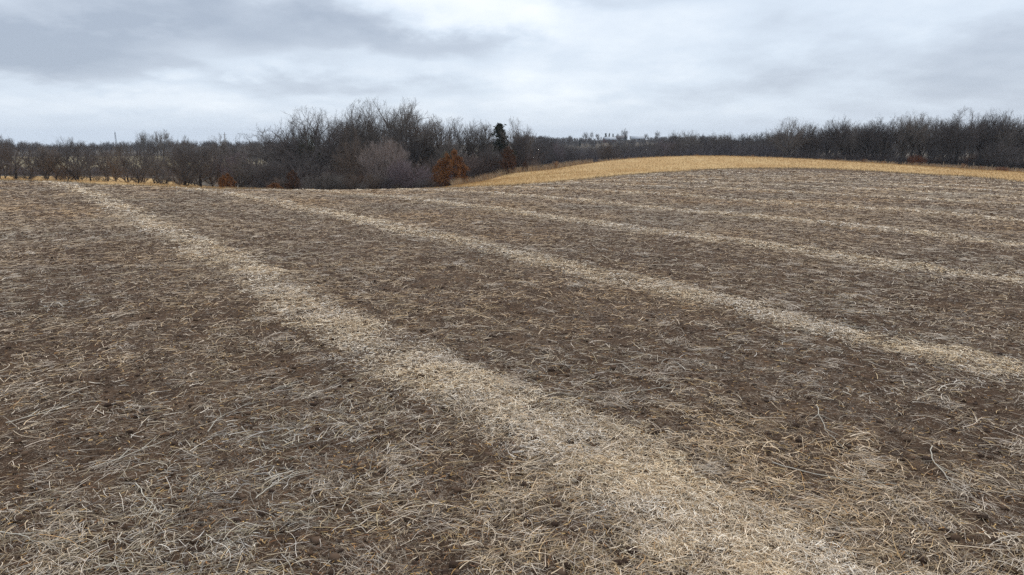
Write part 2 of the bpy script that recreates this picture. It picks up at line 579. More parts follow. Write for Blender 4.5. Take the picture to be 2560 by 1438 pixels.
RF = rfield(bd); RM = rmeadow(bd)
RF = RF + (fbm(bd * 1.3, bd * 0 + .5, 77, 3) - .5) * 2.0 * (np.abs(bd) < 50)
ring_sheet('stubble_field', np.full(len(bd), 3.0), RF, 420, M_soil, 'brown harvested field with pale rows of chaff', 'field', log=True, extra=rowness, centre=True)
ring_sheet('meadow', RF, RM, 70, M_mead, 'golden tan grass meadow beyond the brown field', 'meadow')
ring_sheet('ground', RM, np.full(len(bd), 2600.0), 150, M_val, 'drab valley floor and far hills', 'ground', log=True)

rng = np.random.default_rng(7)
ABOVE = 0


def ribbons(P, Wd, taper=True):
    """P (n,k,3) centre lines; Wd (n,k,3) half width vectors -> verts, quads"""
    n, k, _ = P.shape
    V = np.stack([P - Wd, P + Wd], 2).reshape(-1, 3)        # n*k*2
    b = (np.arange(n)[:, None] * k + np.arange(k - 1)[None]) * 2
    b = b.reshape(-1)
    F = np.stack([b, b + 1, b + 3, b + 2], -1)
    return V, F


# ------------------------------------------------------------------ tubes along polylines
def tubes(P, Rr, k):
    """P (n,m,3), Rr (n,m) -> verts, quads of k-sided tubes"""
    n, m_, _ = P.shape
    T = np.gradient(P, axis=1); T /= np.linalg.norm(T, axis=2, keepdims=True) + 1e-9
    ref = np.where(np.abs(T[..., 2:3]) > .9, np.array([1., 0, 0]), np.array([0., 0, 1]))
    U = np.cross(T, ref); U /= np.linalg.norm(U, axis=2, keepdims=True) + 1e-9
    W = np.cross(T, U)
    a = np.arange(k) * 2 * np.pi / k
    ringv = U[:, :, None] * np.cos(a)[None, None, :, None] + W[:, :, None] * np.sin(a)[None, None, :, None]
    V = P[:, :, None] + ringv * Rr[:, :, None, None]
    idx = np.arange(n * m_ * k).reshape(n, m_, k)
    a0 = idx[:, :-1]; a1 = idx[:, 1:]
    F = np.stack([a0, np.roll(a0, -1, 2), np.roll(a1, -1, 2), a1], -1).reshape(-1, 4)
    return V.reshape(-1, 3), F




def stalks(x, y, L, wd, ang, k, lift, curl, arch, tints, up=None):
    n = len(x)
    t = np.linspace(-.5, .5, k)[None]
    c1 = rng.normal(0, 1, (n, 1)) * curl; c2 = rng.normal(0, 1, (n, 1)) * curl * .8
    kink = rng.normal(0, .35, (n, k)) * curl
    a = ang[:, None] + c1 * t * 2 + c2 * (t * t * 4 - .3) + np.cumsum(kink, 1) / k * 1.5
    st = (L / (k - 1))[:, None]
    px = np.cumsum(np.cos(a) * st, 1); py = np.cumsum(np.sin(a) * st, 1)
    px += (x - px.mean(1))[:, None]; py += (y - py.mean(1))[:, None]
    z = height(px, py)
    # a stalk is stiffer than the clods: lie on the mean plane, raised
    zs = .5 * z + .5 * z.mean(1, keepdims=True)
    e1 = np.abs(rng.normal(0, 1, (n, 1))) * arch; e2 = rng.uniform(-.5, 1, (n, 1)) * arch
    z = np.maximum(zs + lift[:, None] + e1 * (1 - 4 * t * t) * L[:, None] + np.maximum(0, e2 * 2 * t * np.sign(rng.normal(0, 1, (n, 1)))) * L[:, None], z + .004)
    Pn = np.stack([px, py, z], -1)
    roll = rng.uniform(-.9, .9, (n, 1))
    wv = np.stack([-np.sin(a) * np.cos(roll), np.cos(a) * np.cos(roll), np.sin(roll) * np.ones_like(a)], -1)
    prof = np.linspace(1, .45, k)[None, :, None] * (wd / 2)[:, None, None]
    V, F = ribbons(Pn, wv * prof)
    C = np.repeat(tints, k * 2, 0)
    return V, F, C


def merge(parts):
    V, F, C = [], [], []; o = 0
    for v, f, c_ in parts:
        V.append(v); F.append(f + o); C.append(c_); o += len(v)
    return np.concatenate(V), np.concatenate(F), np.concatenate(C)


def sample_ring(n, r0, r1, p, half=44.0):
    """n points, density per area ~ r**-p, inside the bearing wedge"""
    q = 2 - p
    u = rng.random(n)
    r = r0 * (r1 / r0) ** u if abs(q) < 1e-6 else (r0 ** q + u * (r1 ** q - r0 ** q)) ** (1 / q)
    b = rng.uniform(-half, half, n)
    out = rng.random(n) < np.where(r < 30, .22, .08)
    b = np.radians(np.where(out, np.sign(b) * rng.uniform(half, half + 36, n), b))
    return r * np.sin(b), r * np.cos(b), r, b


pal = np.array([srgb(*c_) for c_ in [(196, 184, 166), (176, 160, 138), (205, 196, 184), (158, 142, 120), (186, 164, 128), (150, 138, 112), (192, 183, 174), (214, 206, 194), (172, 138, 94), (134, 118, 98)]])
ppr = np.array([.18, .17, .13, .16, .06, .08, .09, .07, .015, .06]); ppr = ppr / ppr.sum()
chp = np.array([srgb(*c_) for c_ in [(216, 202, 180), (204, 187, 162), (226, 214, 196), (192, 170, 138), (232, 224, 210), (176, 156, 130)]])

# long stalks between the rows --------------------------------------------------
parts = []
N = 900000
x, y, r, b = sample_ring(N, 4.0, 99, 2.0)
rf = rfield(np.degrees(b))
rown = rowness(x, y)
s = sfield(x, y); fr_ = s - np.floor(s)
swath = .55 + .45 * np.abs(np.cos(np.pi * (fr_ - .08)))            # thinner in the middle of each pass
swath = swath * (.80 + .28 * np.sin(2 * np.pi * 12 * s + 2.2 * fbm(x / 2.5, y / 2.5, 66, 2)) * np.clip(r / 12, 0, 1))      # drill rows
clump = fbm(x / .75, y / .75, 51, 4, .62)
clump2 = fbm(x / 5.5, y / 4.0, 61, 3)
patch = np.clip((clump - .345) * 4.2, .10, 1) * np.clip((clump2 - .10) * 1.9, .45, 1)
farf = np.clip((r - 10) / 30, 0, 1)
patch = patch * (1 - farf * .5) + farf * .5
keep = (r < rf - .3) & (rng.random(N) < np.clip(swath * patch * (.46 + .36 * farf), 0, 1) * (1 - .4 * rown))
x, y, r, b, rown, clump = [q[keep] for q in (x, y, r, b, rown, clump)]
n = len(x)
print('stalks', n)
L = np.clip(rng.lognormal(math.log(.145), .60, n), .03, .6) * (1 + .9 * np.clip((r - 14) / 45, 0, 1))
wd = np.maximum(np.clip(rng.lognormal(math.log(.0048), .35, n), .0028, .012), r / 683 * rng.uniform(.28, .55, n))
gd = (fbm(x / 2.6, y / 2.6, 71, 3) - .5) * 5.0
ang = gd + rng.normal(0, 1.0, n) + .15
ti = pal[rng.choice(len(pal), n, p=ppr)] * rng.choice([.48, .85, 1.2, 1.5], (n, 1), p=[.25, .33, .28, .14])
mfar = np.clip((r - 12) / 30, 0, .6)[:, None]; ti = ti * (1 - mfar) + np.median(ti, 0) * 1.02 * mfar
warm = fbm(x / 4, y / 4, 81, 2)[:, None]
ti = ti * np.array([[1.12, 1.02, .90]]) * (1 + (warm - .5) * np.array([[.35, .1, -.25]]))
near = r < 16
for msk, k in ((near, 7), (~near, 4)):
    parts.append(stalks(x[msk], y[msk], L[msk], wd[msk], ang[msk], k, rng.uniform(.002, .030, msk.sum()) * (1 + .8 * clump[msk]), .27, .045, ti[msk]))
# a finer, duller mat of short bits pressed into the soil between them
N = 1100000
x, y, r, b = sample_ring(N, 4.0, 99, 2.0)
rf = rfield(np.degrees(b))
s = sfield(x, y)
mat = np.clip((fbm(x / .6, y / .6, 151, 4, .6) - .30) * 3.2, .15, 1) * (.78 + .3 * np.sin(2 * np.pi * 12 * s + 2.2 * fbm(x / 2.5, y / 2.5, 66, 2)) * np.clip(r / 10, 0, 1)) * (.7 + .3 * np.clip((r - 10) / 30, 0, 1))
keep = (r < rf - .3) & (rng.random(N) < mat)
x, y, r = x[keep], y[keep], r[keep]; n = len(x)
ti = np.array([srgb(*c_) for c_ in [(150, 132, 112), (134, 116, 96), (162, 146, 126), (120, 102, 84), (146, 136, 122), (172, 154, 130)]])[rng.integers(0, 6, n)] * rng.uniform(.9, 1.4, (n, 1)) * (1 + .4 * np.clip((r - 10) / 25, 0, 1))[:, None] * np.array([[1, 1, 1.05]])
L = np.clip(rng.lognormal(math.log(.06), .45, n), .02, .2) * (1 + 1.6 * np.clip((r - 14) / 45, 0, 1))
parts.append(stalks(x, y, L, np.maximum(rng.uniform(.0024, .0045, n), r / 683 * rng.uniform(.18, .40, n)), rng.uniform(0, 6.28, n), 3, rng.uniform(.001, .010, n), .4, .03, ti))
# tufts where stalks pile up, near the camera
nt_ = 280
tx, ty, tr, tb = sample_ring(nt_, 5, 34, 1.3)
kk = 46
a0 = rng.uniform(0, 6.28, nt_)
X = (tx[:, None] + rng.normal(0, .13, (nt_, kk))).ravel(); Y = (ty[:, None] + rng.normal(0, .13, (nt_, kk))).ravel()
A = (a0[:, None] + rng.normal(0, .6, (nt_, kk))).ravel()
rr = np.repeat(tr, kk)
tt = pal[rng.choice([0, 2, 6, 7, 1], nt_ * kk)] * rng.uniform(.6, 1.25, (nt_ * kk, 1)) * np.array([[1.1, 1.02, .94]])
parts.append(stalks(X, Y, rng.uniform(.08, .34, nt_ * kk), np.maximum(.0042, rr / 683 * .3), A, 7, rng.uniform(.01, .08, nt_ * kk), .45, .06, tt))
V, F, C = merge(parts)
tag(link('crop_residue', mesh_np('crop_residue', V, F, M_straw, color=C)), 'tangled grey and tan cut stalks strewn across the brown field', 'stalk litter', kind='stuff')

# pale chaff rows ---------------------------------------------------------------
parts = []
N = 1700000
x, y, r, b = sample_ring(N, 4.0, 99, 2.0)
rf = rfield(np.degrees(b))
rown = rowness(x, y)
keep = (r < rf - .3) & (rng.random(N) < rown ** 1.3 * np.clip(.62 + .7 * (fbm(x / .8, y / .8, 97, 4, .6) - .4), .2, 1))
x, y, r, b, rown = [q[keep] for q in (x, y, r, b, rown)]
n = len(x)
print('chaff', n)
L = np.clip(rng.lognormal(math.log(.085), .45, n), .03, .3) * (1 + 1.4 * np.clip((r - 14) / 45, 0, 1))
wd = np.maximum(rng.uniform(.004, .0080, n), r / 683 * rng.uniform(.30, .55, n))
gold = fbm(x / 1.1, y / 1.1, 91, 3)[:, None]
ti = chp[rng.integers(0, len(chp), n)] * rng.choice([.62, .92, 1.15, 1.32], (n, 1)) * (1 + np.clip(gold - .5, -.3, .3) * np.array([[.08, -.05, -.35]])) * np.array([[1.16, 1.10, 1.03]])
lift = rng.uniform(.002, .045, n) * rown + .10 * rown * np.clip(fbm(x / .55, y / .55, 95, 3, .6) - .42, 0, 1) * 2.2 * rng.random(n)
near = r < 14
for msk, k in ((near, 5), (~near, 3)):
    parts.append(stalks(x[msk], y[msk], L[msk], wd[msk], rng.uniform(0, 6.28, msk.sum()), k, lift[msk], .6, .10, ti[msk]))
V, F, C = merge(parts)
tag(link('chaff_rows', mesh_np('chaff_rows', V, F, M_straw, color=C)), 'pale curving rows of fine straw chaff laid over the brown field', 'straw chaff', kind='stuff')

# broken bits of brown-gold stem and leaf ------------------------------------------
N = 26000
x, y, r, b = sample_ring(N, 4.0, 45, 1.8)
n = N
ti = np.array([srgb(178, 138, 84), srgb(150, 108, 66), srgb(196, 160, 104), srgb(120, 84, 56)])[rng.integers(0, 4, n)] * rng.uniform(.8, 1.1, (n, 1))
V, F, C = stalks(x, y, rng.uniform(.03, .10, n), np.maximum(rng.uniform(.006, .016, n), r / 683 * .3), rng.uniform(0, 6.28, n), 3, rng.uniform(.004, .03, n), .5, .05, ti)
tag(link('leaf_litter', mesh_np('leaf_litter', V, F, M_straw, color=C)), 'short golden brown scraps of pod and leaf scattered among the stalks', 'leaf litter', kind='stuff')

# single long stalks one can pick out -------------------------------------------------
def gpt(px, py):
    x_, y_, z_ = ray(px, py); t_ = -CAM_H / z_
    for _ in range(5):
        t_ = (hz(x_ * t_, y_ * t_) - CAM_H) / z_
    return np.array([x_ * t_, y_ * t_])


M_pale = simple0 = tintmat('bleached_stem', .7, .3)
STALKS = [((15, 1062), (195, 1006), 'long bleached double stalk at the left edge of the field, above the bare patch'),
          ((232, 1175), (440, 1093), 'long pale stalk pointing at a grey tuft, left foreground'),
          ((520, 1085), (625, 1010), 'pale twisted stalk right of the grey tuft in the left foreground'),
          ((640, 1250), (745, 1186), 'silvery stalk lying diagonally in the lower left middle'),
          ((0, 1336), (130, 1382), 'thick whitish stalk entering at the bottom left corner'),
          ((190, 1436), (330, 1400), 'pale stalk along the bottom border at the left'),
          ((340, 1215), (420, 1296), 'short thick bleached stalk with a knot in the lower left'),
          ((655, 990), (760, 955), 'pale straight stalk left of the nearest chaff row'),
          ((1555, 990), (1680, 965), 'tan forked stalk on brown soil right of the nearest chaff row'),
          ((2040, 1020), (2110, 1130), 'pale branching stalk on bare soil in the right foreground'),
          ((1930, 1160), (2240, 1215), 'long bleached stalk in the lower right foreground'),
          ((2330, 1120), (2420, 1250), 'whitish forked stalk near the right border')]
for si_, (pa, pb, lab) in enumerate(STALKS):
    rg = np.random.default_rng(900 + si_)
    A_, B_ = gpt(*pa), gpt(*pb); m_ = 12; t = np.linspace(0, 1, m_)
    d_ = B_ - A_; nrm = np.array([-d_[1], d_[0]])
    off_ = np.cumsum(rg.normal(0, .014, m_)); off_ -= off_[0] + (off_[-1] - off_[0]) * t
    xy = A_ + d_ * t[:, None] + nrm * (off_ + .06 * np.sin(math.pi * t) * rg.choice([-1, 1]))[:, None]
    def lay(xy_, r0, lift_):
        z_ = height(xy_[:, 0], xy_[:, 1]); k_ = len(xy_)
        z_ = np.maximum(z_.mean() * .6 + z_ * .4 + lift_, z_ + r0)
        return tubes(np.concatenate([xy_, z_[:, None]], 1)[None], (r0 * np.linspace(1, .4, k_))[None], 6)
    org = np.array([A_[0], A_[1], hz(*A_)])
    root = bpy.data.objects.new('dry_stalk', None); COL.objects.link(root); root.location = org
    tag(root, lab, 'stalk', 'long pale stalks lying on the field')
    v, f = lay(xy, .0068, .03)
    c_ = np.array(srgb(214, 204, 186)) * rg.uniform(.7, .95)
    link('stem', mesh_np('stem', v - org, f, M_pale, smooth=True, color=np.tile(c_, (len(v), 1))), root)
    for q in range(3):
        i0 = rg.integers(3, m_ - 2); sg = rg.choice([-1, 1]); ll = rg.uniform(.15, .38)
        tt_ = np.linspace(0, 1, 6)[:, None]
        dirv = d_ / np.linalg.norm(d_) * math.cos(.5) + sg * nrm / np.linalg.norm(nrm) * math.sin(.5)
        xy2 = xy[i0] + dirv * tt_ * ll + sg * nrm / np.linalg.norm(nrm) * (tt_ ** 2) * .05
        v, f = lay(xy2, .0042, .035)
        link('branch', mesh_np('branch', v - org, f, M_pale, smooth=True, color=np.tile(c_, (len(v), 1))), root)

# clods ----------------------------------------------------------------------------
ico = np.array([(0, 0, 1), (.894, 0, .447), (.276, .851, .447), (-.724, .526, .447), (-.724, -.526, .447), (.276, -.851, .447), (.724, .526, -.447), (-.276, .851, -.447), (-.894, 0, -.447), (-.276, -.851, -.447), (.724, -.526, -.447), (0, 0, -1)])
icf = np.array([(0, 1, 2), (0, 2, 3), (0, 3, 4), (0, 4, 5), (0, 5, 1), (1, 6, 2), (2, 7, 3), (3, 8, 4), (4, 9, 5), (5, 10, 1), (6, 7, 2), (7, 8, 3), (8, 9, 4), (9, 10, 5), (10, 6, 1), (11, 7, 6), (11, 8, 7), (11, 9, 8), (11, 10, 9), (11, 6, 10)])
N = 60000
x, y, r, b = sample_ring(N, 4.2, 40, 1.7)
sz = np.clip(rng.lognormal(math.log(.010), .65, N), .004, .055)
V = ico[None] * sz[:, None, None] * rng.uniform(.65, 1.3, (N, 12, 1)) * np.array([1.2, 1.2, .7])
V = V + np.stack([x, y, height(x, y) + sz * .15], -1)[:, None]
F = icf[None] + (np.arange(N) * 12)[:, None, None]
cl = np.repeat(np.array([srgb(80, 62, 48), srgb(62, 47, 37), srgb(94, 75, 60)])[rng.integers(0, 3, N)], 12, 0)
tag(link('soil_clods', mesh_np('soil_clods', V.reshape(-1, 3), F.reshape(-1, 3), M_grass, color=cl)), 'small dark crumbs and clods of earth on the field', 'soil clods', kind='stuff')

def unit(v):
    return v / (np.linalg.norm(v, axis=-1, keepdims=True) + 1e-9)


def grow(rg, P0, D, L, Rd, m_, wander, trop):
    """polylines for a whole level of branches at once"""
    n = len(P0)
    pts = [P0]; d = D.copy()
    for i in range(m_ - 1):
        d = unit(d + rg.normal(0, wander, (n, 3)) + np.array([0, 0, trop]))
        pts.append(pts[-1] + d * (L / (m_ - 1))[:, None])
    return np.stack(pts, 1)


def spawn(rg, P, L, Rd, nc, t0, amin, amax, lf, rfac, m_, endlen=.45, up=0.0):
    n = len(P)
    t = (np.arange(nc)[None] + rg.uniform(.1, .9, (n, nc))) / nc * (1 - t0) + t0
    t[:, -1] = .985
    f = t * (P.shape[1] - 1); i = np.clip(f.astype(int), 0, P.shape[1] - 2); a = (f - i)[..., None]
    rows_ = np.arange(n)[:, None]
    p = P[rows_, i] * (1 - a) + P[rows_, i + 1] * a
    d = unit(P[rows_, i + 1] - P[rows_, i])
    rnd = unit(np.cross(d, rg.normal(0, 1, (n, nc, 3))))
    an = np.radians(rg.uniform(amin, amax, (n, nc)))[..., None]
    an[:, -1] *= .35
    nd = unit(d * np.cos(an) + rnd * np.sin(an) + np.array([0, 0, up]))
    l = L[:, None] * lf * (1 - (1 - endlen) * t) * rg.uniform(.7, 1.2, (n, nc))
    rad = Rd[:, None] * (1 - .65 * t) * rfac
    return p.reshape(-1, 3), nd.reshape(-1, 3), l.ravel(), rad.ravel()


def make_tree(seed, H=16.0, W=13.0, th=.45, limbs=12, t0=.35, fmax=95, zc=.56, rz=.42, sub=(7, 9, 9), up=.05, lean=0.0, stems=1, twigw=.0115, wander=.12, lf=(.44, .46, .55), rad=.0195, reach=.69, limbr=.019, taper=0.0):
    """a bare tree: trunk, limbs that reach for a dome, then three orders of ever finer branches"""
    rg = np.random.default_rng(seed)
    P0 = np.zeros((stems, 3)); P0[:, :2] = rg.normal(0, .25 * (stems > 1), (stems, 2))
    D = unit(np.stack([rg.normal(0, .05 + .22 * (stems > 1), stems) + lean, rg.normal(0, .05 + .22 * (stems > 1), stems), np.ones(stems)], -1))
    L0 = np.full(stems, H * th) * rg.uniform(.85, 1.1, stems)
    R0 = np.full(stems, H * rad) / (1 + .35 * (stems > 1))
    m0 = 9
    Pt = grow(rg, P0, D, L0, R0, m0, .09, .02)
    tt = np.linspace(0, 1, m0)
    Rt = R0[:, None] * (1 - .5 * tt)[None]; Rt[:, 0] *= 1.5
    Rt[:, -1] *= .6
    stemmesh = [tubes(Pt[q:q + 1], Rt[q:q + 1], 7) for q in range(stems)]
    # limbs
    n = limbs * stems
    si = np.repeat(np.arange(stems), limbs)
    u_ = (np.tile(np.arange(limbs), stems) + rg.uniform(0, .9, n)) / limbs       # 0 = top
    t = 1 - (1 - t0) * u_ ** 1.2
    f = t * (m0 - 1); i = np.clip(f.astype(int), 0, m0 - 2); a = (f - i)[:, None]
    p = Pt[si, i] * (1 - a) + Pt[si, i + 1] * a
    phi = np.radians(fmax) * np.sqrt(u_) * rg.uniform(.85, 1.1, n)
    th_ = np.arange(n) * 2.4 + rg.uniform(-.5, .5, n)
    lump = rg.uniform(.9, 1.04, n)
    tgt = np.stack([W / 2 * np.sin(phi) * np.cos(th_) + lean * H * .5, W / 2 * np.sin(phi) * np.sin(th_), H * zc + H * rz * np.cos(phi)], -1)
    tgt[:, :2] += Pt[si, -1, :2] * .8
    tgt = p + (tgt - p) * lump[:, None]
    dd = tgt - p; Ld = np.linalg.norm(dd, axis=1)
    m1 = 9
    q = grow(rg, p, unit(unit(dd) + np.array([0, 0, .25])), Ld, Ld, m1, wander, 0)
    w1 = np.linspace(0, 1, m1)[None, :, None]
    Pn = q + (p[:, None] + dd[:, None] * reach - q[:, -1:]) * w1             # bend so that the limb ends at its target
    r1 = np.clip(Ld * limbr, .03, None) * rg.uniform(.8, 1.25, n)
    Rn = r1[:, None] * (1 - .72 * np.linspace(0, 1, m1))[None]
    vs, fs, off = [], [], 0
    v, fc = tubes(Pn, Rn, 5); vs.append(v); fs.append(fc); off += len(v)
    P, L, Rd = Pn, Ld, r1
    prm = [(sub[0], .34, 16, 50, lf[0], .58, 6, 4), (sub[1], .15, 22, 60, lf[1], .58, 5, 3), (sub[2], .1, 18, 55, lf[2], .7, 4, 0)]
    for lv, (nc, ts, a1, a2, lfac, rfac, m_, k) in enumerate(prm):
        p, d, l, rd = spawn(rg, P, L, Rd, nc, ts, a1, a2, lfac, rfac, m_, (1.0, .85, .7)[lv], up)
        Pn = grow(rg, p, d, l, rd, m_, wander, up * .8)
        Pn[:, :, 2] = np.maximum(Pn[:, :, 2], .25)
        tt = np.linspace(0, 1, m_)
        if k:
            Rn = np.maximum(rd[:, None] * (1 - .75 * tt)[None], twigw * .8)
            v, f = tubes(Pn, Rn, k)
        else:
            wv = unit(np.cross(np.gradient(Pn, axis=1), rg.normal(0, 1, (len(Pn), 1, 3)))) * (twigw * np.linspace(1, .4, m_))[None, :, None]
            v, f = ribbons(Pn, wv)
        vs.append(v); fs.append(f + off); off += len(v)
        P, L, Rd = Pn, l, np.maximum(rd, .01)
    V = np.concatenate(vs); F = np.concatenate(fs)
    # the crown keeps to a lumpy dome: what would poke out is held back
    ce = np.array([lean * H * .5, 0, H * zc]); q = (V - ce) / np.array([W / 2 * 1.04, W / 2 * 1.04, H * rz * 1.04])
    rq = np.linalg.norm(q, axis=1, keepdims=True) + 1e-9; dq = q / rq
    lim = 1 + .10 * np.sin(dq[:, :1] * 5 + seed) * np.sin(dq[:, 1:2] * 5 + seed * 2) + .07 * np.sin(dq[:, :1] * 11 + dq[:, 2:] * 9 + seed) + .05 * np.sin(dq[:, 1:2] * 13 + seed)
    rn = np.where(rq > lim, lim + (rq - lim) * .35, rq)
    V = ce + q / rq * rn * np.array([W / 2 * 1.04, W / 2 * 1.04, H * rz * 1.04])
    V[:, 2] = np.maximum(V[:, 2], .12)
    if taper:
        kx = 1 + taper * .4 - taper * np.clip(V[:, 2:] / H, 0, 1)
        V[:, :2] *= kx
        P = P.copy(); P[:, :, :2] *= 1 + taper * .4 - taper * np.clip(P[:, :, 2:] / H, 0, 1)
    top = np.percentile(V[:, 2], 99.7)
    return dict(stems=stemmesh, tv=stemmesh[0][0], tf=stemmesh[0][1], cv=V, cf=F, H=top, tips=P)


def leaf_cloud(tips, n, size, rg, spread=.25, flat=False):
    pts = tips.reshape(-1, 3)
    c_ = pts[rg.integers(0, len(pts), n)] + rg.normal(0, spread, (n, 3))
    u = unit(rg.normal(0, 1, (n, 3))); v = unit(np.cross(u, rg.normal(0, 1, (n, 3))))
    s_ = size * rg.uniform(.5, 1.3, (n, 1))
    V = np.stack([c_ - u * s_, c_ - v * s_ * .5, c_ + u * s_, c_ + v * s_ * .5], 1).reshape(-1, 3)
    F = np.arange(n * 4).reshape(n, 4)
    return V, F


PROTO = {}


def proto(key, **kw):
    tr_ = make_tree(**kw)
    PROTO[key] = tr_
    tr_['trunk'] = [mesh_np(key + '_trunk', v_, f_, M_bark, smooth=True) for v_, f_ in tr_['stems']]
    tr_['crowns'] = {}
    return tr_


proto('broad', seed=11, H=17, W=17, th=.42, limbs=15, fmax=100)
proto('broad_two', seed=12, H=17, W=15, th=.46, limbs=14, fmax=92)
proto('vase', seed=13, H=17, W=12.5, th=.40, limbs=12, fmax=72, up=.12, zc=.55, rz=.44)
proto('vase_two', seed=14, H=17, W=12, th=.48, limbs=12, fmax=75, up=.12, lean=.05)
proto('tall', seed=15, H=17, W=8.5, th=.6, limbs=14, fmax=95, t0=.4)
proto('tall_two', seed=16, H=17, W=9.5, th=.62, limbs=14, fmax=90, t0=.5, lean=-.04)
proto('forked', seed=17, H=16, W=11, th=.42, limbs=8, fmax=80, stems=2)
proto('scrub', seed=18, sub=(6, 7, 7), reach=.74, H=8, W=8, th=.35, limbs=7, t0=.2, fmax=105, stems=2, twigw=.010, wander=.17, rad=.02)
proto('scrub_two', seed=19, sub=(6, 7, 7), reach=.74, H=8, W=8, th=.35, limbs=6, t0=.2, fmax=95, stems=3, twigw=.010, wander=.17, rad=.018)
proto('scrub_three', seed=23, sub=(6, 7, 7), reach=.74, H=8, W=9.5, th=.4, limbs=14, t0=.3, fmax=105, twigw=.010, wander=.2, rad=.026, lean=.10)
proto('rounded', seed=20, H=10, W=9.2, th=.35, limbs=26, t0=.15, fmax=118, zc=.5, rz=.46, up=.14, twigw=.010, wander=.09, rad=.012, sub=(9, 9, 9), limbr=.009)
proto('bush', seed=21, H=4, W=4.4, th=.3, limbs=5, t0=.1, fmax=100, stems=5, sub=(6, 6, 5), twigw=.009, rad=.008, up=.1, zc=.48)
proto('bush_two', seed=22, H=4, W=5, th=.3, limbs=5, t0=.1, fmax=105, stems=5, sub=(6, 6, 5), twigw=.009, rad=.008, wander=.18, zc=.45)

_first = set()


def place(kind, px, ytop, D, tw='grey', wf=1.0, label=None, group=None, name='bare_tree', cat='tree', rot=None, leaves=None, trunkmat=None, base_off=0.0):
    pr = PROTO[kind]
    x_ = xat(px, D); z_ = hz(x_, D)
    H = zat(ytop, D) - z_
    s_ = H / pr['H']
    if s_ <= 0:
        print('bad tree', px, ytop, D, H); return
    root = bpy.data.objects.new(name, None); COL.objects.link(root)
    root.empty_display_size = .5
    root.location = (x_, D, z_ - .12 + base_off)
    root.rotation_euler = (0, 0, rng.uniform(0, 6.28) if rot is None else rot)
    root.scale = (s_ * wf, s_ * wf, s_)
    tag(root, label, cat, group)
    for me in pr['trunk']:
        if trunkmat:
            me = me.copy(); me.materials[0] = trunkmat
        link('trunk' if cat == 'tree' else 'stem', me, root)
    if tw not in pr['crowns']:
        pr['crowns'][tw] = mesh_np(kind + '_crown_' + tw, pr['cv'], pr['cf'], M_twig[tw])
    link('crown', pr['crowns'][tw], root)
    if leaves:
        link('foliage', leaves, root)
    return root


# --- withered-leaved oaks: pyramid crowns with leaves kept through winter
def leafy_proto(key, seed, n, mat, size=.16, **kw):
    pr = proto(key, seed=seed, **kw)
    rg = np.random.default_rng(seed + 500)
    pts = pr['tips'].reshape(-1, 3)
    V, F = leaf_cloud(pts, n, size, rg, .14)
    ok = V.reshape(-1, 4, 3)[:, :, 2].min(1) > .25
    V = V.reshape(-1, 4, 3)[ok].reshape(-1, 3); F = np.arange(len(V)).reshape(-1, 4)
    pr['leaves'] = mesh_np(key + '_foliage', V, F, mat)
    return pr


leafy_proto('leafy_oak', 31, 9000, M_leaf, .13, H=6, W=5.4, th=.86, limbs=30, t0=.08, fmax=118, zc=.44, rz=.56, taper=.55, sub=(5, 5, 4), up=.02, twigw=.010, wander=.12, rad=.018, reach=.8)
leafy_proto('leafy_oak_dark', 32, 7000, M_leafdk, .13, H=6, W=4.4, th=.86, limbs=26, t0=.10, fmax=118, zc=.44, rz=.56, taper=.5, sub=(5, 5, 4), up=.03, twigw=.010, wander=.12, rad=.018, reach=.8)


def conifer_proto(key, seed, H, wid, n, gap):
    rg = np.random.default_rng(seed)
    nb = 90
    t = np.linspace(.12, .98, nb) ** 1.0
    az_ = rg.uniform(0, 6.28, nb)
    l = H * wid * (1.02 - t) ** .75 * rg.uniform(.45, 1.15, nb) + .2
    P0 = np.stack([np.zeros(nb), np.zeros(nb), t * H], -1)
    D = unit(np.stack([np.cos(az_), np.sin(az_), rg.uniform(-.05, .35, nb)], -1))
    P = grow(rg, P0, D, l, l * 0, 6, .08, .05)
    v, f = tubes(P, np.full((nb, 6), .02) * (H / 10), 3)
    c_ = P[:, 1:].reshape(-1, 3)
    pick = rg.integers(0, len(c_), n)
    q = c_[pick] + rg.normal(0, gap, (n, 3)) * np.array([1, 1, .6])
    u = unit(rg.normal(0, 1, (n, 3)) + np.array([0, 0, .5])); w2 = unit(np.cross(u, rg.normal(0, 1, (n, 3))))
    s_ = H * .028 * rg.uniform(.5, 1.3, (n, 1))
    lv = np.stack([q - u * s_, q - w2 * s_ * .4, q + u * s_, q + w2 * s_ * .4], 1).reshape(-1, 3)
    lf_ = np.arange(n * 4).reshape(n, 4)
    Pt = np.stack([np.zeros(8), np.zeros(8), np.linspace(0, H, 8)], -1)[None]
    tv, tf = tubes(Pt, (H * .018 * np.linspace(1.2, .15, 8))[None], 6)
    pr = dict(H=H, tv=tv, tf=tf, cv=v, cf=f, tips=P, crowns={})
    pr['trunk'] = mesh_np(key + '_trunk', tv, tf, M_bark)
    V = np.concatenate([v, lv]); pr['leaves'] = mesh_np(key + '_crown', V, [np.concatenate([f, lf_ + len(v)])], M_needle)
    PROTO[key] = pr


conifer_proto('cedar', 41, 14, .30, 2600, .28)
conifer_proto('spruce', 42, 12, .22, 2200, .22)


def place_conifer(kind, px, ytop, D, wf, label, group=None, name='evergreen_tree'):
    pr = PROTO[kind]
    x_ = xat(px, D); z_ = hz(x_, D); H = zat(ytop, D) - z_; s_ = H / pr['H']
    root = bpy.data.objects.new(name, None); COL.objects.link(root)
    root.location = (x_, D, z_ - .1); root.scale = (s_ * wf, s_ * wf, s_); root.rotation_euler = (0, 0, rng.uniform(0, 6.28))
    tag(root, label, 'tree', group)
    link('trunk', pr['trunk'], root); link('crown', pr['leaves'], root)
    return root


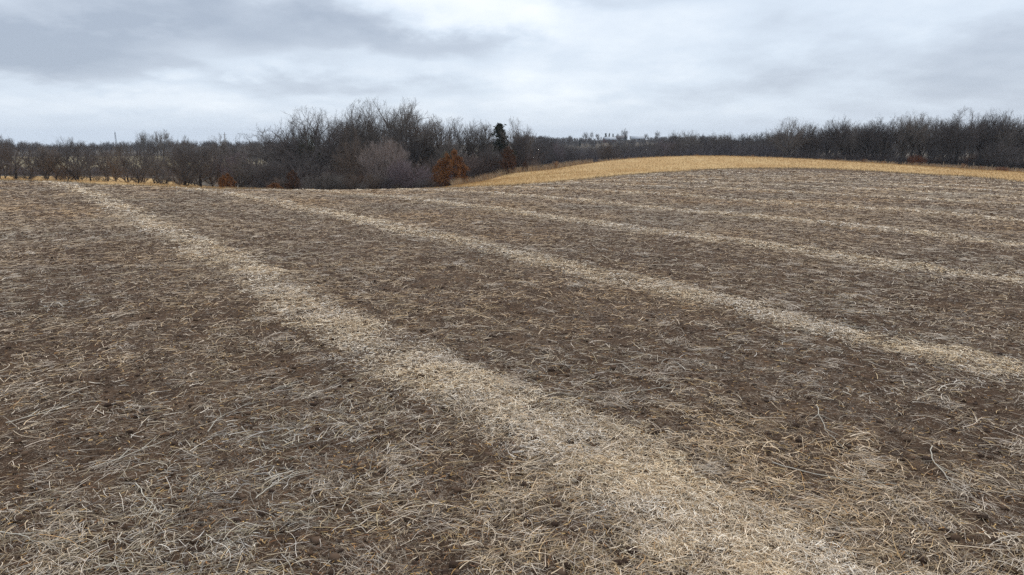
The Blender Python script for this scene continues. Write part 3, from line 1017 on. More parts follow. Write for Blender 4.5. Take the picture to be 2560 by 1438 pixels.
def wood_front(px):
    """nearest distance at which the central wood may stand, so that it keeps off the meadow"""
    return np.interp(px, [1000, 1050, 1130, 1200, 1268, 1330, 1345], [60, 104, 112, 126, 131, 136, 60])


SHAPE = {'vase': 'vase shaped', 'vase_two': 'tilted vase shaped', 'tall': 'slim', 'tall_two': 'slim forked', 'forked': 'twin stemmed', 'broad': 'wide domed', 'broad_two': 'rounded',
         'scrub': 'short twin stemmed', 'scrub_two': 'short many stemmed', 'scrub_three': 'short crooked', 'rounded': 'round headed', 'bush': 'tufted', 'bush_two': 'sprawling'}
TINT = {'grey': 'grey', 'dark': 'dark', 'brown': 'brown', 'olive': 'olive grey', 'pale': 'pale', 'lilac': 'mauve', 'rusty': 'russet'}
_used = {}


def auto(kind, tw, noun, px, refs, dep, deps):
    """a label from the look, how deep it stands and what it stands by"""
    ref = [t_ for lim, t_ in refs if px < lim][0]
    lab = '%s %s %s %s %s' % (TINT[tw], SHAPE[kind], noun, deps[min(len(deps) - 1, int(dep * len(deps)))], ref)
    if lab in _used:
        _used[lab] += 1
        lab = ['', 'smaller ', 'second ', 'third '][min(3, _used[lab])] + lab if False else ('slighter ' + lab if _used[lab] == 1 else 'thin topped ' + lab)
    else:
        _used[lab] = 0
    return lab


CREF = [(690, 'at the left tip of the central wood'), (760, 'behind the lowest orange shrub'), (830, 'under the wide tree on the left shoulder'), (900, 'left of the round pale tree'),
        (1000, 'behind the round pale tree'), (1060, 'behind the mauve shrubs'), (1110, 'close left of the largest rust oak'), (1170, 'behind the largest rust oak'),
        (1235, 'left of the dark evergreen'), (1290, 'around the dark evergreen'), (1400, 'at the right tip of the central wood')]
DEPS = ['front rank', 'middle rank', 'back rank']

# ================================================================== CENTRAL WOOD
CW = 'trees of the central wood'
big_ = [
    ('broad', 790, 268, 122, 'dark', 1.25, 'wide dark bare tree with spreading limbs on the left shoulder of the central wood'),
    ('vase', 868, 268, 131, 'grey', 1.15, 'bare tree just left of the tallest crown of the central wood'),
    ('broad_two', 925, 247, 138, 'grey', 1.09, 'tall bare tree forming the left half of the highest dome of the central wood'),
    ('broad', 985, 244, 134, 'grey', 1.15, 'tallest bare tree with a broad fan of limbs at the top of the central wood'),
    ('forked', 1018, 262, 142, 'dark', 1.02, 'tall forked bare tree on the right slope of the highest dome'),
    ('vase_two', 745, 300, 130, 'dark', 1.15, 'leaning bare tree at the left flank of the central wood'),
    ('scrub_three', 692, 320, 122, 'dark', 1.25, 'low bare tree with loose top at the far left end of the central wood'),
    ('vase', 1068, 288, 140, 'brown', 1.09, 'brownish bare tree right beside the highest dome of the central wood'),
    ('tall', 1108, 286, 140, 'grey', 1.25, 'narrow bare tree above the big rust oak'),
    ('vase_two', 1145, 292, 143, 'grey', 1.09, 'bare tree with tangled top above the right side of the big rust oak'),
    ('vase', 1192, 300, 146, 'grey', 1.02, 'open vase shaped bare tree left of the dark evergreen'),
    ('tall_two', 1222, 302, 150, 'grey', 1.15, 'thin bare tree immediately left of the dark evergreen'),
    ('broad_two', 1288, 294, 138, 'grey', 1.00, 'bare tree with high rounded top at the right end of the central wood'),
    ('forked', 1312, 322, 135, 'dark', 0.79, 'lower bare tree at the very right end of the central wood'),
]
for k_, px, yt, D, tw, wf, lab in big_:
    place(k_, px, yt, D, tw, wf, lab, CW)
rr_ = random.Random(5)
CK = ['vase', 'vase_two', 'tall', 'tall_two', 'forked', 'broad', 'broad_two']


def skyline(px, tab):
    return float(np.interp(px, [t_[0] for t_ in tab], [t_[1] for t_ in tab]))


ctab = [(640, 360), (690, 340), (740, 312), (790, 290), (860, 290), (930, 272), (1010, 275), (1060, 305), (1150, 308), (1240, 318), (1300, 312), (1325, 345)]
for i in range(42):
    px = 655 + (i + rr_.random()) / 42 * 665
    D = max(rr_.uniform(118, 165), float(wood_front(px)) + 3)
    yt = skyline(px, ctab) + rr_.uniform(14, 75)
    k_ = rr_.choice(CK); tw_ = rr_.choice(['dark', 'dark', 'grey', 'brown', 'olive'])
    place(k_, px, yt, D, tw_, rr_.uniform(.7, .95), auto(k_, tw_, 'tree', px, CREF, (D - 118) / 47, DEPS), CW)
# shrubs and small trees along its front
place('rounded', 958, 344, 108, 'pale', 1.0, 'round pale pinkish grey bare tree in front of the central wood', None, trunkmat=M_birch)
place('scrub_two', 1050, 408, 106, 'lilac', 1.1, 'low lilac grey bare shrub right of the round pale tree', None, 'bare_shrub', 'shrub')
place('rounded', 1000, 395, 104, 'lilac', .9, 'dull mauve shrub between the pale tree and the lilac shrub', None, 'bare_shrub', 'shrub')
place('scrub_three', 742, 372, 108, 'dark', 1.25, 'black limbed low spreading tree at the front left of the central wood', None)
place('scrub', 880, 352, 112, 'brown', .8, 'brown twiggy tree left of the round pale tree', None)
place('scrub', 660, 400, 106, 'dark', 1.0, 'dusky grey shrub tree at the front of the wood above the low orange shrub', None)
place('scrub_two', 605, 385, 108, 'grey', 1.0, 'grey bare small tree right of the orange brown sapling', None)
for i in range(22):
    px = 620 + (i + rr_.random()) / 22 * 490
    k_ = rr_.choice(['bush', 'bush_two', 'scrub_two']); tw_ = rr_.choice(['brown', 'brown', 'grey', 'lilac', 'dark'])
    place(k_, px, rr_.uniform(425, 458), rr_.uniform(98, 108), tw_, rr_.uniform(.9, 1.4),
          auto(k_, tw_, 'low bush', px, [(690, 'at the central wood left tip'), (760, 'beside the lowest orange shrub'), (830, 'under the black limbed spreading tree'), (900, 'left of the small dull orange shrub'), (1000, 'under the pale tree'), (1060, 'among the mauve shrubs'), (1200, 'close left of the rust oaks')], .5, ['in the tangle']), 'bushes along the foot of the central wood', 'bare_bush', 'bush')
for i in range(14):
    px = 1120 + (i + rr_.random()) / 14 * 215
    yb = float(np.interp(px, [1120, 1200, 1268, 1340], [468, 456, 436, 428]))
    k_ = rr_.choice(['bush', 'bush_two']); tw_ = rr_.choice(['brown', 'lilac', 'brown', 'dark'])
    place(k_, px, yb - rr_.uniform(18, 42), float(wood_front(px)) + rr_.uniform(0, 6), tw_, rr_.uniform(.9, 1.3),
          auto(k_, tw_, 'meadow side bush', px, [(1160, 'right beside the largest rust oak'), (1190, 'a step right of the largest rust oak'), (1225, 'midway between the two rust oaks'), (1260, 'close left of the reddish oak'), (1300, 'close right of the reddish oak'), (1400, 'at the right tip of the wood')], .5, ['standing']), 'bushes between the rust oaks and the meadow', 'bare_bush', 'bush')


def oak(kind, px, yt, D, wf, lab, tw='rusty', name='withered_oak'):
    return place(kind, px, yt, D, tw, wf, lab, None, name, 'tree', leaves=PROTO[kind]['leaves'])


oak('leafy_oak', 1134, 378, 100, .88, 'largest rust orange oak keeping its dead leaves at the meadow edge')
oak('leafy_oak', 1106, 402, 101, .66, 'shorter ochre brown oak pressed against the left of the largest rust oak')
oak('leafy_oak_dark', 1268, 372, 121, .8, 'reddish brown leafy oak below the dark evergreen')
oak('leafy_oak', 566, 434, 100, 1.0, 'small orange brown leafy sapling at the right end of the left tree row')
oak('leafy_oak', 686, 457, 92, 1.6, 'lowest orange leafy shrub peeping over the field edge', name='withered_shrub')
oak('leafy_oak_dark', 730, 430, 100, .8, 'dark maroon brown leafy tree right of the lowest orange shrub')
oak('leafy_oak_dark', 905, 440, 101, .9, 'small dull orange brown leafy shrub left of the round pale tree', name='withered_shrub')
oak('leafy_oak_dark', 1312, 405, 126, .8, 'brown leafed sapling at the right corner of the central wood', name='withered_sapling')
place_conifer('cedar', 1250, 308, 138, 1.1, 'dark ragged evergreen standing among bare trees behind the reddish oak')

# ================================================================== LEFT ROW
LREF = [(-60, 'beyond the left border'), (60, 'behind the leaning left edge tree'), (160, 'behind the two trunk tree'), (250, 'behind the many stemmed tree'), (320, 'just left of the pond gleam'), (390, 'beside the pond gleam'),
        (440, 'right of the pond gleam'), (480, 'behind the dark forked tree'), (530, 'behind the thick trunked tree'), (590, 'behind the orange brown sapling'), (900, 'left of the central wood')]
LW = 'small bare trees in the left row'
left_ = [
    ('scrub_three', 36, 338, 108, 'dark', 1.0, 'leaning bare tree with a dark bent trunk at the left edge of the photo'),
    ('scrub', -8, 345, 112, 'dark', .9, 'bare tree cut off by the left border'),
    ('scrub_two', 112, 368, 110, 'dark', .9, 'bare tree on two short trunks second in the left row'),
    ('scrub', 135, 372, 110, 'brown', .8, 'small bare tree close right of the two trunk tree'),
    ('scrub_two', 192, 345, 112, 'dark', 1.1, 'many stemmed spreading bare tree in the middle of the left row'),
    ('scrub_three', 222, 375, 109, 'dark', .9, 'crooked bare tree right of the many stemmed one'),
    ('scrub', 282, 372, 112, 'brown', .9, 'brownish bare tree left of the pond gleam'),
    ('scrub_two', 345, 366, 112, 'dark', 1.0, 'bare tree standing in front of the pond gleam'),
    ('scrub', 400, 385, 112, 'grey', 1.0, 'greyish bare tree right of the pond gleam'),
    ('scrub_two', 460, 352, 108, 'dark', 1.1, 'bare tree with dark forked trunk over the tan strip'),
    ('scrub_three', 497, 348, 109, 'dark', 1.0, 'thick trunked bare tree right of the forked one'),
    ('tall', 548, 333, 122, 'grey', 1.0, 'taller thin bare tree above the orange brown sapling'),
    ('scrub', 530, 375, 112, 'brown', .8, 'brown bare tree between the thick trunk and the sapling'),
    ('scrub_two', 585, 372, 114, 'lilac', 1.0, 'pale grey bare tree behind the orange brown sapling'),
    ('scrub', 630, 362, 116, 'grey', 1.0, 'bare tree in the gap between the left row and the central wood'),
]
for k_, px, yt, D, tw, wf, lab in left_:
    place(k_, px, yt, D, tw, wf, lab, LW)
for i in range(22):
    px = -60 + (i + rr_.random()) / 22 * 700
    k_ = rr_.choice(['bush', 'bush_two', 'scrub_two', 'scrub']); tw_ = rr_.choice(['brown', 'dark', 'grey'])
    place(k_, px, rr_.uniform(412, 438), rr_.uniform(113, 126), tw_, rr_.uniform(1.0, 1.5),
          auto(k_, tw_, 'scrub', px, LREF, .5, ['growing']), 'scrub under the left tree row', 'bare_bush', 'bush')
for i in range(18):
    px = -420 + (i + rr_.random()) / 18 * 1060
    k_ = rr_.choice(['scrub', 'scrub_two', 'scrub_three', 'tall', 'forked']); tw_ = rr_.choice(['dark', 'dark', 'grey'])
    place(k_, px, rr_.uniform(352, 385), rr_.uniform(118, 150), tw_, rr_.uniform(.8, 1.1), auto(k_, tw_, 'field tree', px, LREF, .5, ['standing']), LW)
# hedge line across the valley behind the tan band (dark belt)
for i in range(32):
    px = -480 + (i + rr_.random()) / 32 * 1160
    k_ = rr_.choice(['scrub', 'scrub_two', 'forked', 'rounded', 'scrub_three']); tw_ = rr_.choice(['dark', 'grey', 'brown', 'lilac']); D = rr_.uniform(198, 235)
    place(k_, px, rr_.uniform(400, 424), D, tw_, rr_.uniform(1.0, 1.6),
          auto(k_, tw_, 'hedge tree', px, LREF, (D - 198) / 37, ['near side', 'far side']), 'trees in the hedge line across the left valley')
place('vase', 362, 325, 420, 'grey', .8, 'tall airy bare tree breaking the left skyline, left of a pair', 'tall trees on the left skyline')
place('vase_two', 395, 328, 425, 'grey', .8, 'tall airy bare tree in the middle of the left skyline group', 'tall trees on the left skyline')
place('tall', 413, 323, 420, 'grey', 1.1, 'slim tall bare tree at the right of the left skyline group', 'tall trees on the left skyline')
place('broad', 175, 341, 300, 'dark', .8, 'bare crown rising above the far woods over the middle of the left row', None)
place('vase', 20, 338, 300, 'dark', .9, 'bare crown on the skyline at the left edge behind the leaning tree', None)
place('broad_two', 466, 338, 380, 'grey', .9, 'rounded bare crown on the skyline above the forked tree of the left row', None)
place('vase', 640, 345, 260, 'grey', .9, 'bare crown on the skyline just left of the central wood', None)

# ================================================================== RIGHT WOOD
RW = 'trees of the right wood'
RREF = [(2000, 'behind the leftmost tall right wood tree'), (2055, 'behind the second forked tree'), (2110, 'behind the domed right wood tree'), (2150, 'right of the first wide fence post'), (2180, 'behind the low forked right wood tree'),
        (2215, 'left of the gap'), (2260, 'behind the pale topped tree'), (2290, 'behind the thin leaning tree'), (2340, 'behind the reddish bush'), (2375, 'behind the leaning double tree'),
        (2415, 'behind the thickest black trunk'), (2460, 'right of the thickest black trunk'), (2510, 'behind the big dark thicket'), (2545, 'left of the right border'), (2900, 'at the right border')]
right_ = [
    ('broad', 1970, 292, 166, 'grey', 1.02, 'leftmost tall bare tree of the right wood, standing out against the sky'),
    ('forked', 2022, 305, 168, 'dark', 1.08, 'forked bare tree second from the left in the right wood'),
    ('vase', 2085, 289, 166, 'dark', 1.02, 'domed bare tree above the first wide fence post'),
    ('tall', 2122, 297, 170, 'grey', 1.20, 'slim bare tree right of the domed one'),
    ('vase_two', 2160, 300, 168, 'dark', 1.08, 'bare tree with a low fork between the slim and the pale topped tree'),
    ('forked', 2195, 292, 170, 'dark', 0.96, 'dark forked tree left of the gap in the right wood'),
    ('vase', 2245, 278, 168, 'grey', 1.08, 'pale topped bare tree left of centre in the right wood'),
    ('tall_two', 2275, 290, 166, 'grey', 1.08, 'thin leaning bare tree right of the pale topped one'),
    ('vase_two', 2305, 280, 168, 'grey', 1.14, 'airy bare tree above the reddish bush'),
    ('broad_two', 2385, 268, 160, 'dark', 1.02, 'thickest trunked black tree with the highest crown of the right wood'),
    ('forked', 2350, 290, 160, 'dark', 0.96, 'dark leaning double tree left of the thickest trunk'),
    ('vase', 2440, 272, 164, 'dark', 1.02, 'bare tree right of the thickest trunk'),
    ('vase_two', 2478, 274, 160, 'dark', 1.08, 'wide forked bare tree near the right end of the wood'),
    ('broad', 2530, 282, 158, 'grey', 0.96, 'second last bare tree before the right border'),
    ('tall', 2565, 288, 156, 'dark', 1.20, 'bare tree cut by the right border'),
    ('broad_two', 2620, 280, 156, 'dark', 1.08, 'bare tree just past the right border'),
]
for k_, px, yt, D, tw, wf, lab in right_:
    place(k_, px, yt, D, tw, wf, lab, RW)
rtab = [(1640, 344), (1720, 330), (1800, 327), (1900, 324), (1950, 316), (2000, 308), (2200, 300), (2400, 288), (2560, 290), (2700, 290)]
for i in range(56):
    px = 1935 + (i + rr_.random()) / 56 * 740
    k_ = rr_.choice(CK); tw_ = rr_.choice(['dark', 'dark', 'grey']); D = rr_.uniform(174, 222)
    place(k_, px, skyline(px, rtab) + rr_.uniform(4, 55), D, tw_, rr_.uniform(.7, .95), auto(k_, tw_, 'tree', px, RREF, (D - 168) / 47, DEPS), RW)
for i in range(30):
    px = 1940 + (i + rr_.random()) / 30 * 700
    k_ = rr_.choice(['bush', 'bush_two', 'scrub']); tw_ = rr_.choice(['dark', 'brown', 'rusty', 'dark'])
    place(k_, px, rr_.uniform(382, 402), rr_.uniform(160, 172), tw_, rr_.uniform(1.1, 1.6),
          auto(k_, tw_, 'bush', px, RREF, .5, ['at rim']).replace('behind', 'before'), 'bushes along the foot of the right wood', 'bare_bush', 'bush')
place('scrub_two', 2500, 348, 152, 'dark', 1.5, 'large spreading dark thicket at the right edge of the wood', None, 'bare_shrub', 'shrub')
place('bush', 2285, 385, 150, 'rusty', 1.2, 'reddish brown bush in front of the right wood', None, 'bare_bush', 'bush')
place('bush_two', 2506, 414, 134, 'rusty', 1.4, 'small russet bush at the tan meadow edge near the right border', None, 'bare_bush', 'bush')
# ridge wood between (further back)
for i in range(34):
    px = 1640 + (i + rr_.random()) / 34 * 330
    k_ = rr_.choice(CK); tw_ = rr_.choice(['dark', 'grey', 'grey']); D = rr_.uniform(210, 240)
    place(k_, px, skyline(px, rtab) + rr_.uniform(0, 40), D, tw_, rr_.uniform(.7, 1.0),
          auto(k_, tw_, 'tree', px, [(1690, 'right of the far farm shed'), (1730, 'under the pair of high crowns'), (1770, 'above the meadow crest weeds'), (1810, 'above the highest meadow point'), (1850, 'halfway along the level topped wood'), (1900, 'in the right half of the level topped wood'), (2000, 'next to the right wood')], (D - 210) / 30, DEPS), 'trees of the level topped wood')
# valley wood right of the central wood
vtab = [(1325, 340), (1360, 338), (1400, 352), (1450, 366), (1500, 364), (1560, 352), (1640, 352), (1700, 342)]
place('forked', 1358, 345, 185, 'dark', .9, 'forked bare tree with two dark trunks in the hollow right of the central wood', None)
place('vase', 1420, 362, 190, 'dark', .8, 'dark vase shaped tree in the hollow behind the meadow', None)
place('vase_two', 1527, 352, 185, 'brown', 1.2, 'wide brown fan shaped tree behind the crest of the meadow', None)
for i in range(40):
    px = 1320 + (i + rr_.random()) / 40 * 360
    k_ = rr_.choice(CK); tw_ = rr_.choice(['grey', 'grey', 'dark', 'brown', 'lilac']); D = rr_.uniform(190, 235)
    place(k_, px, skyline(px, vtab) + rr_.uniform(0, 32), D, tw_, rr_.uniform(.8, 1.1),
          auto(k_, tw_, 'hollow tree', px, [(1350, 'touching the central wood'), (1390, 'by the forked two trunk tree'), (1435, 'by the dark vase shaped tree'), (1475, 'below the slope conifers'), (1515, 'below the far conifers'), (1560, 'by the brown fan tree'), (1610, 'below the far farm shed'), (1700, 'by the crest stump')], (D - 190) / 45, DEPS), 'trees in the hollow behind the meadow')

# ================================================================== FAR RIDGE
FR = 'trees on the far farm ridge'
for k_, px, yt, wf, lab in [
        ('broad', 1462, 329, .8, 'round crowned tree at the left of the far farm ridge'),
        ('tall', 1477, 329, .9, 'slim tree beside the round one on the far farm ridge'),
        ('vase', 1492, 333, .9, 'spreading tree left of the far dark conifers'),
        ('broad_two', 1558, 320, .8, 'highest bare tree above the far farm buildings'),
        ('vase_two', 1543, 333, .8, 'bare tree between the conifers and the highest tree of the far farm'),
        ('broad', 1612, 333, .8, 'bare tree right of the far farm roof'),
        ('broad_two', 1640, 325, .7, 'airy bare tree over the wood right of the far farm'),
        ('vase', 1424, 337, 1.0, 'low bare tree at the far left of the farm ridge')]:
    place(k_, px, yt, 830, 'grey', wf, lab, FR)
for k_, px, yt, wf, lab in [('vase', 1690, 325, .9, 'bare crown rising left over the level topped wood'),
                            ('broad', 1716, 324, .9, 'bare crown rising right over the level topped wood')]:
    place(k_, px, yt, 300, 'grey', wf, lab)
for px, yt, wf, lab in [(1512, 333, 1.3, 'leftmost dark conifer on the far ridge'), (1521, 333, .9, 'second dark conifer on the far ridge'),
                        (1530, 334, 1.0, 'third dark conifer on the far ridge'), (1561, 336, 1.2, 'dark conifer beside the far farm roof'),
                        (1448, 350, 1.4, 'small dark conifer low on the slope of the far ridge'), (1483, 354, 1.2, 'small dark conifer below the farm ridge trees')]:
    place_conifer('spruce', px, yt, 810 if yt < 345 else 700, wf, lab, 'conifers on the far ridge')


def far_wood(name, n, pxr, Dr, tab, tw, lab, jit=8, seed=1, sub=(5, 5, 3), tws=.05):
    """far-off woodland that reads as one mass"""
    rg = np.random.default_rng(seed)
    base = make_tree(seed=90 + seed, H=14, W=12, limbs=9, fmax=95, sub=sub, twigw=tws)
    base2 = make_tree(seed=190 + seed, H=14, W=9, limbs=9, fmax=85, sub=sub, twigw=tws)
    Vs, Fs, off = [], [], 0
    D = rg.uniform(*Dr, n); px = rg.uniform(*pxr, n)
    X = np.array([xat(a, d) for a, d in zip(px, D)])
    Z = height(X, D)
    for i in range(n):
        bt = base if i % 2 else base2
        yt = skyline(px[i], tab) + rg.uniform(0, jit)
        H = float(np.clip(zat(yt, D[i]) - Z[i], 5, 22))
        s_ = H / bt['H']; a = rg.uniform(0, 6.28); ca, sa = math.cos(a), math.sin(a)
        for v, f in ((bt['cv'], bt['cf']), (bt['tv'], bt['tf'])):
            q = v * s_
            q = np.stack([(q[:, 0] * ca - q[:, 1] * sa) + X[i], q[:, 0] * sa + q[:, 1] * ca + D[i], q[:, 2] + Z[i] - .2], -1)
            Vs.append(q.astype(np.float32)); Fs.append(f + off); off += len(q)
    me = mesh_np(name, np.concatenate(Vs), np.concatenate(Fs), M_twig[tw])
    tag(link(name, me), lab, 'woodland', kind='stuff')


far_wood('background_wood', 150, (1325, 1990), (240, 320), [(1325, 341), (1360, 339), (1400, 352), (1450, 364), (1500, 360), (1560, 352), (1640, 344), (1720, 332), (1800, 329), (1900, 326), (1990, 318)], 'dark', 'unbroken dark wood behind the nearer trees beyond the meadow', 24, 5, (6, 6, 5), .024)
far_wood('background_wood', 70, (1960, 2900), (205, 250), [(1960, 312), (2200, 303), (2400, 292), (2900, 292)], 'dark', 'unbroken dark wood behind the nearer trees of the right wood', 24, 6, (6, 6, 5), .022)
ltab = [(-200, 350), (60, 350), (150, 354), (260, 352), (330, 350), (450, 348), (600, 348), (700, 348), (900, 345)]
far_wood('distant_wood', 560, (-900, 760), (560, 760), ltab, 'dark', 'continuous dark wood along the left horizon', 10, 1)
ltab2 = [(-200, 380), (200, 384), (450, 378), (700, 372)]
far_wood('valley_wood', 120, (430, 760), (330, 470), [(250, 372), (420, 366), (520, 362), (700, 360)], 'grey', 'grey brown wood on the left valley floor below the horizon', 14, 2)
far_wood('ridge_wood', 300, (1290, 1780), (620, 900), [(1290, 337), (1340, 336), (1400, 341), (1430, 341), (1500, 345), (1560, 346), (1640, 339), (1780, 336)], 'dark', 'hazy wood along the far ridge behind the hollow', 8, 3)
far_wood('slope_wood', 320, (1290, 1780), (330, 620), [(1290, 352), (1400, 357), (1500, 372), (1600, 358), (1760, 350)], 'grey', 'dull grey wood on the slope below the far farm', 14, 4)

# ================================================================== UNDERGROWTH (brush nobody could count)
def brush(name, n, pxr, Dr, hr, cols, lab, seed, wdt=.035):
    rg = np.random.default_rng(seed)
    px = rg.uniform(*pxr, n); D = rg.uniform(*Dr, n)
    D = np.maximum(D, wood_front(px) + rg.uniform(0, 8, n))
    X = (px - 1280) / 1707 / 1.0144 * D
    Z = height(X, D)
    k = 4; H = rg.uniform(*hr, n)
    lean = rg.normal(0, .6, (n, 2))
    t = np.linspace(0, 1, k)[None]
    P = np.stack([X[:, None] + lean[:, :1] * H[:, None] * t ** 1.3, D[:, None] + lean[:, 1:] * H[:, None] * t ** 1.3, Z[:, None] - .05 + H[:, None] * t], -1)
    P[:, 1:] += rg.normal(0, .10, (n, k - 1, 3)) * H[:, None, None]
    a = rg.uniform(0, 6.28, n)
    wv = np.stack([np.cos(a), np.sin(a), np.zeros(n)], -1)[:, None] * (wdt * np.linspace(1, .3, k))[None, :, None]
    V, F = ribbons(P, wv)
    c_ = np.array([srgb(*q) for q in cols])
    C = np.repeat(c_[rg.integers(0, len(c_), n)] * rg.uniform(.8, 1.2, (n, 1)), k * 2, 0)
    tag(link(name, mesh_np(name, V, F, M_grass, color=C)), lab, 'undergrowth', kind='stuff')


DK = [(92, 80, 74), (108, 92, 84), (76, 68, 66), (118, 98, 88)]
brush('undergrowth', 30000, (630, 1325), (110, 150), (.8, 4.6), DK, 'dense twiggy undergrowth inside the central wood', 61)
brush('undergrowth', 34000, (1930, 2700), (162, 200), (.6, 3.2), [(70, 64, 66), (84, 76, 74), (98, 86, 80)], 'dense twiggy undergrowth inside the right wood', 62)
brush('undergrowth', 22000, (1320, 1960), (185, 280), (2.0, 8), [(88, 82, 86), (102, 94, 94), (80, 74, 74)], 'dense twiggy undergrowth in the hollow behind the meadow', 63, .05)
brush('undergrowth', 14000, (-150, 680), (200, 235), (.6, 2.6), DK, 'dense twiggy undergrowth in the left hedge line', 64, .045)

# ================================================================== GRASSES
def grass(name, n, fn, hr, cols, lab, seed, wdt=.012, cat='grass'):
    rg = np.random.default_rng(seed)
    X, Y = fn(rg, n); n = len(X)
    r_ = np.hypot(X, Y)
    Z = height(X, Y); H = rg.uniform(*hr, n)
    k = 3; t = np.linspace(0, 1, k)[None]
    ln = rg.normal(0, .38, (n, 2))
    P = np.stack([X[:, None] + ln[:, :1] * H[:, None] * t ** 1.6, Y[:, None] + ln[:, 1:] * H[:, None] * t ** 1.6, Z[:, None] - .01 + H[:, None] * t], -1)
    a = rg.uniform(0, 6.28, n)
    wv = np.stack([np.cos(a), np.sin(a), np.zeros(n)], -1)[:, None] * (np.maximum(wdt, r_ / 683 * .16)[:, None, None] * np.linspace(1, .25, k)[None, :, None])
    V, F = ribbons(P, wv)
    c_ = np.array([srgb(*q) for q in cols])
    C = np.repeat(c_[rg.integers(0, len(c_), n)] * rg.uniform(.9, 1.08, (n, 1)), k * 2, 0)
    tag(link(name, mesh_np(name, V, F, M_grass, color=C)), lab, cat, kind='stuff')


GOLD = [(190, 158, 110), (186, 153, 106), (196, 166, 120), (178, 145, 100)]


def in_meadow(rg, n):
    b_ = rg.uniform(-44, 44, n); lo = rfield(b_) + 1; hi = rmeadow(b_)
    r_ = lo + (hi - lo) * rg.random(n)
    q = np.radians(b_)
    return r_ * np.sin(q), r_ * np.cos(q)


grass('meadow_grass', 60000, in_meadow, (.08, .26), GOLD, 'short golden dry grass covering the meadow', 71)


def meadow_rim(rg, n):
    b_ = rg.uniform(-5, 44, n); r_ = rmeadow(b_) + rg.normal(0, 1.6, n)
    k_ = fbm(b_ * 2.2, b_ * 0, 5, 3) + rg.random(n) * .5 > .62
    b_, r_ = b_[k_], r_[k_]; q = np.radians(b_)
    return r_ * np.sin(q), r_ * np.cos(q)


grass('tall_grass', 30000, meadow_rim, (.35, 1.15), [(176, 152, 122), (158, 134, 108), (194, 170, 136), (140, 118, 98)], 'ragged taller tan grass along the back rim of the meadow', 72)


def field_rim(rg, n):
    b_ = rg.uniform(-44, 44, n); r_ = rfield(b_) + rg.normal(0, .8, n)
    q = np.radians(b_)
    return r_ * np.sin(q), r_ * np.cos(q)


grass('rim_stubble', 16000, field_rim, (.05, .24), [(188, 170, 140), (160, 140, 112), (120, 98, 76)], 'short upright stubble along the rim of the brown field', 73)

# weeds that stand up from the rim, singly visible
wg = 'weed clumps standing on the back rim of the meadow'


def weed_mesh(seed, tall):
    rg = np.random.default_rng(seed); n = 60
    H = tall * rg.uniform(.5, 1, n); k = 4; t = np.linspace(0, 1, k)[None]
    ln = rg.normal(0, .28, (n, 2))
    P = np.stack([rg.normal(0, .15, n)[:, None] + ln[:, :1] * H[:, None] * t, rg.normal(0, .15, n)[:, None] + ln[:, 1:] * H[:, None] * t, H[:, None] * t - .03], -1)
    a = rg.uniform(0, 6.28, n)
    V, F = ribbons(P, np.stack([np.cos(a), np.sin(a), np.zeros(n)], -1)[:, None] * (.02 * np.linspace(.6, 1.4, k))[None, :, None])
    c_ = np.array([srgb(150, 116, 88), srgb(122, 92, 72), srgb(176, 142, 106)])
    return mesh_np('weed', V, F, M_grass, color=np.repeat(c_[rg.integers(0, 3, n)], k * 2, 0))


WL = ['left one of the twin weed clumps', 'right one of the twin weed clumps', 'wispy weed clump right of the twin clumps', 'tallest pale weed clump mid crest', 'low weed clump next to the tallest pale one', 'weed clump before the leftmost right wood tree',
      'weed clump before the domed tree', 'tuft at the foot of the first wide post', 'spreading weed clump right of the first wide post', 'stubby weed clump before the low forked tree', 'weed clump before the reddish bush', 'weed clump just left of the third wide post',
      'weed clump right of the third wide post', 'weed tuft beside the black stump', 'weed clump by the left end of the fence', 'weed clump between the two rust oaks']
WM = [weed_mesh(80 + i, h_) for i, h_ in enumerate((1.2, .9, 1.5))]
for i, (px, D) in enumerate([(1660, 152), (1668, 152), (1738, 153), (1808, 154), (1832, 154), (1880, 155), (2048, 154), (2092, 154), (2158, 152), (2208, 150), (2330, 146), (2408, 143), (2455, 141), (1558, 149), (1390, 132), (1210, 112)]):
    x_ = xat(px, D)
    tag(link('weed_clump', WM[i % 3], None, (x_, D, hz(x_, D)), i * 1.3, (1, 1, 1)), WL[i] + ' on the back rim of the meadow', 'weed', wg)

# ================================================================== FENCE behind the meadow
M_post, g, bs = newmat('weathered_post', .9, .1)
geo = g.node('ShaderNodeNewGeometry')
g.put(bs.inputs['Base Color'], g.mix(g.noise(g.scale(geo.outputs['Position'], (6, 6, 1)), 4, 3), srgb(150, 138, 122), srgb(112, 100, 88)))
M_wire, g, bs = newmat('fence_wire', .6, .4); bs.inputs['Base Color'].default_value = (*srgb(120, 116, 112), 1); bs.inputs['Metallic'].default_value = .6
fx = [1343, 1382, 1424, 1466, 1500, 1538, 1576, 1612, 1648, 1690, 1735, 1778, 1820, 1865, 1910, 1955, 2000, 2055, 2110, 2160, 2210, 2262, 2308, 2357, 2395, 2433, 2480, 2520, 2570]
fence = bpy.data.objects.new('wire_fence', None); COL.objects.link(fence)
fx0 = xat(fx[0], 130); fence.location = (fx0, 130, hz(fx0, 130))
tag(fence, 'thin wire fence on weathered wooden posts along the back of the meadow', 'fence')
pp = []
frg = random.Random(3)
for px in fx:
    bdeg = math.degrees(math.atan2(xat(px, 1.0), 1.0)); rr0 = float(rmeadow(np.array([bdeg]))[0]) + .6
    X_ = rr0 * math.sin(R(bdeg)); Y_ = rr0 * math.cos(R(bdeg)); pp.append((X_, Y_, hz(X_, Y_)))
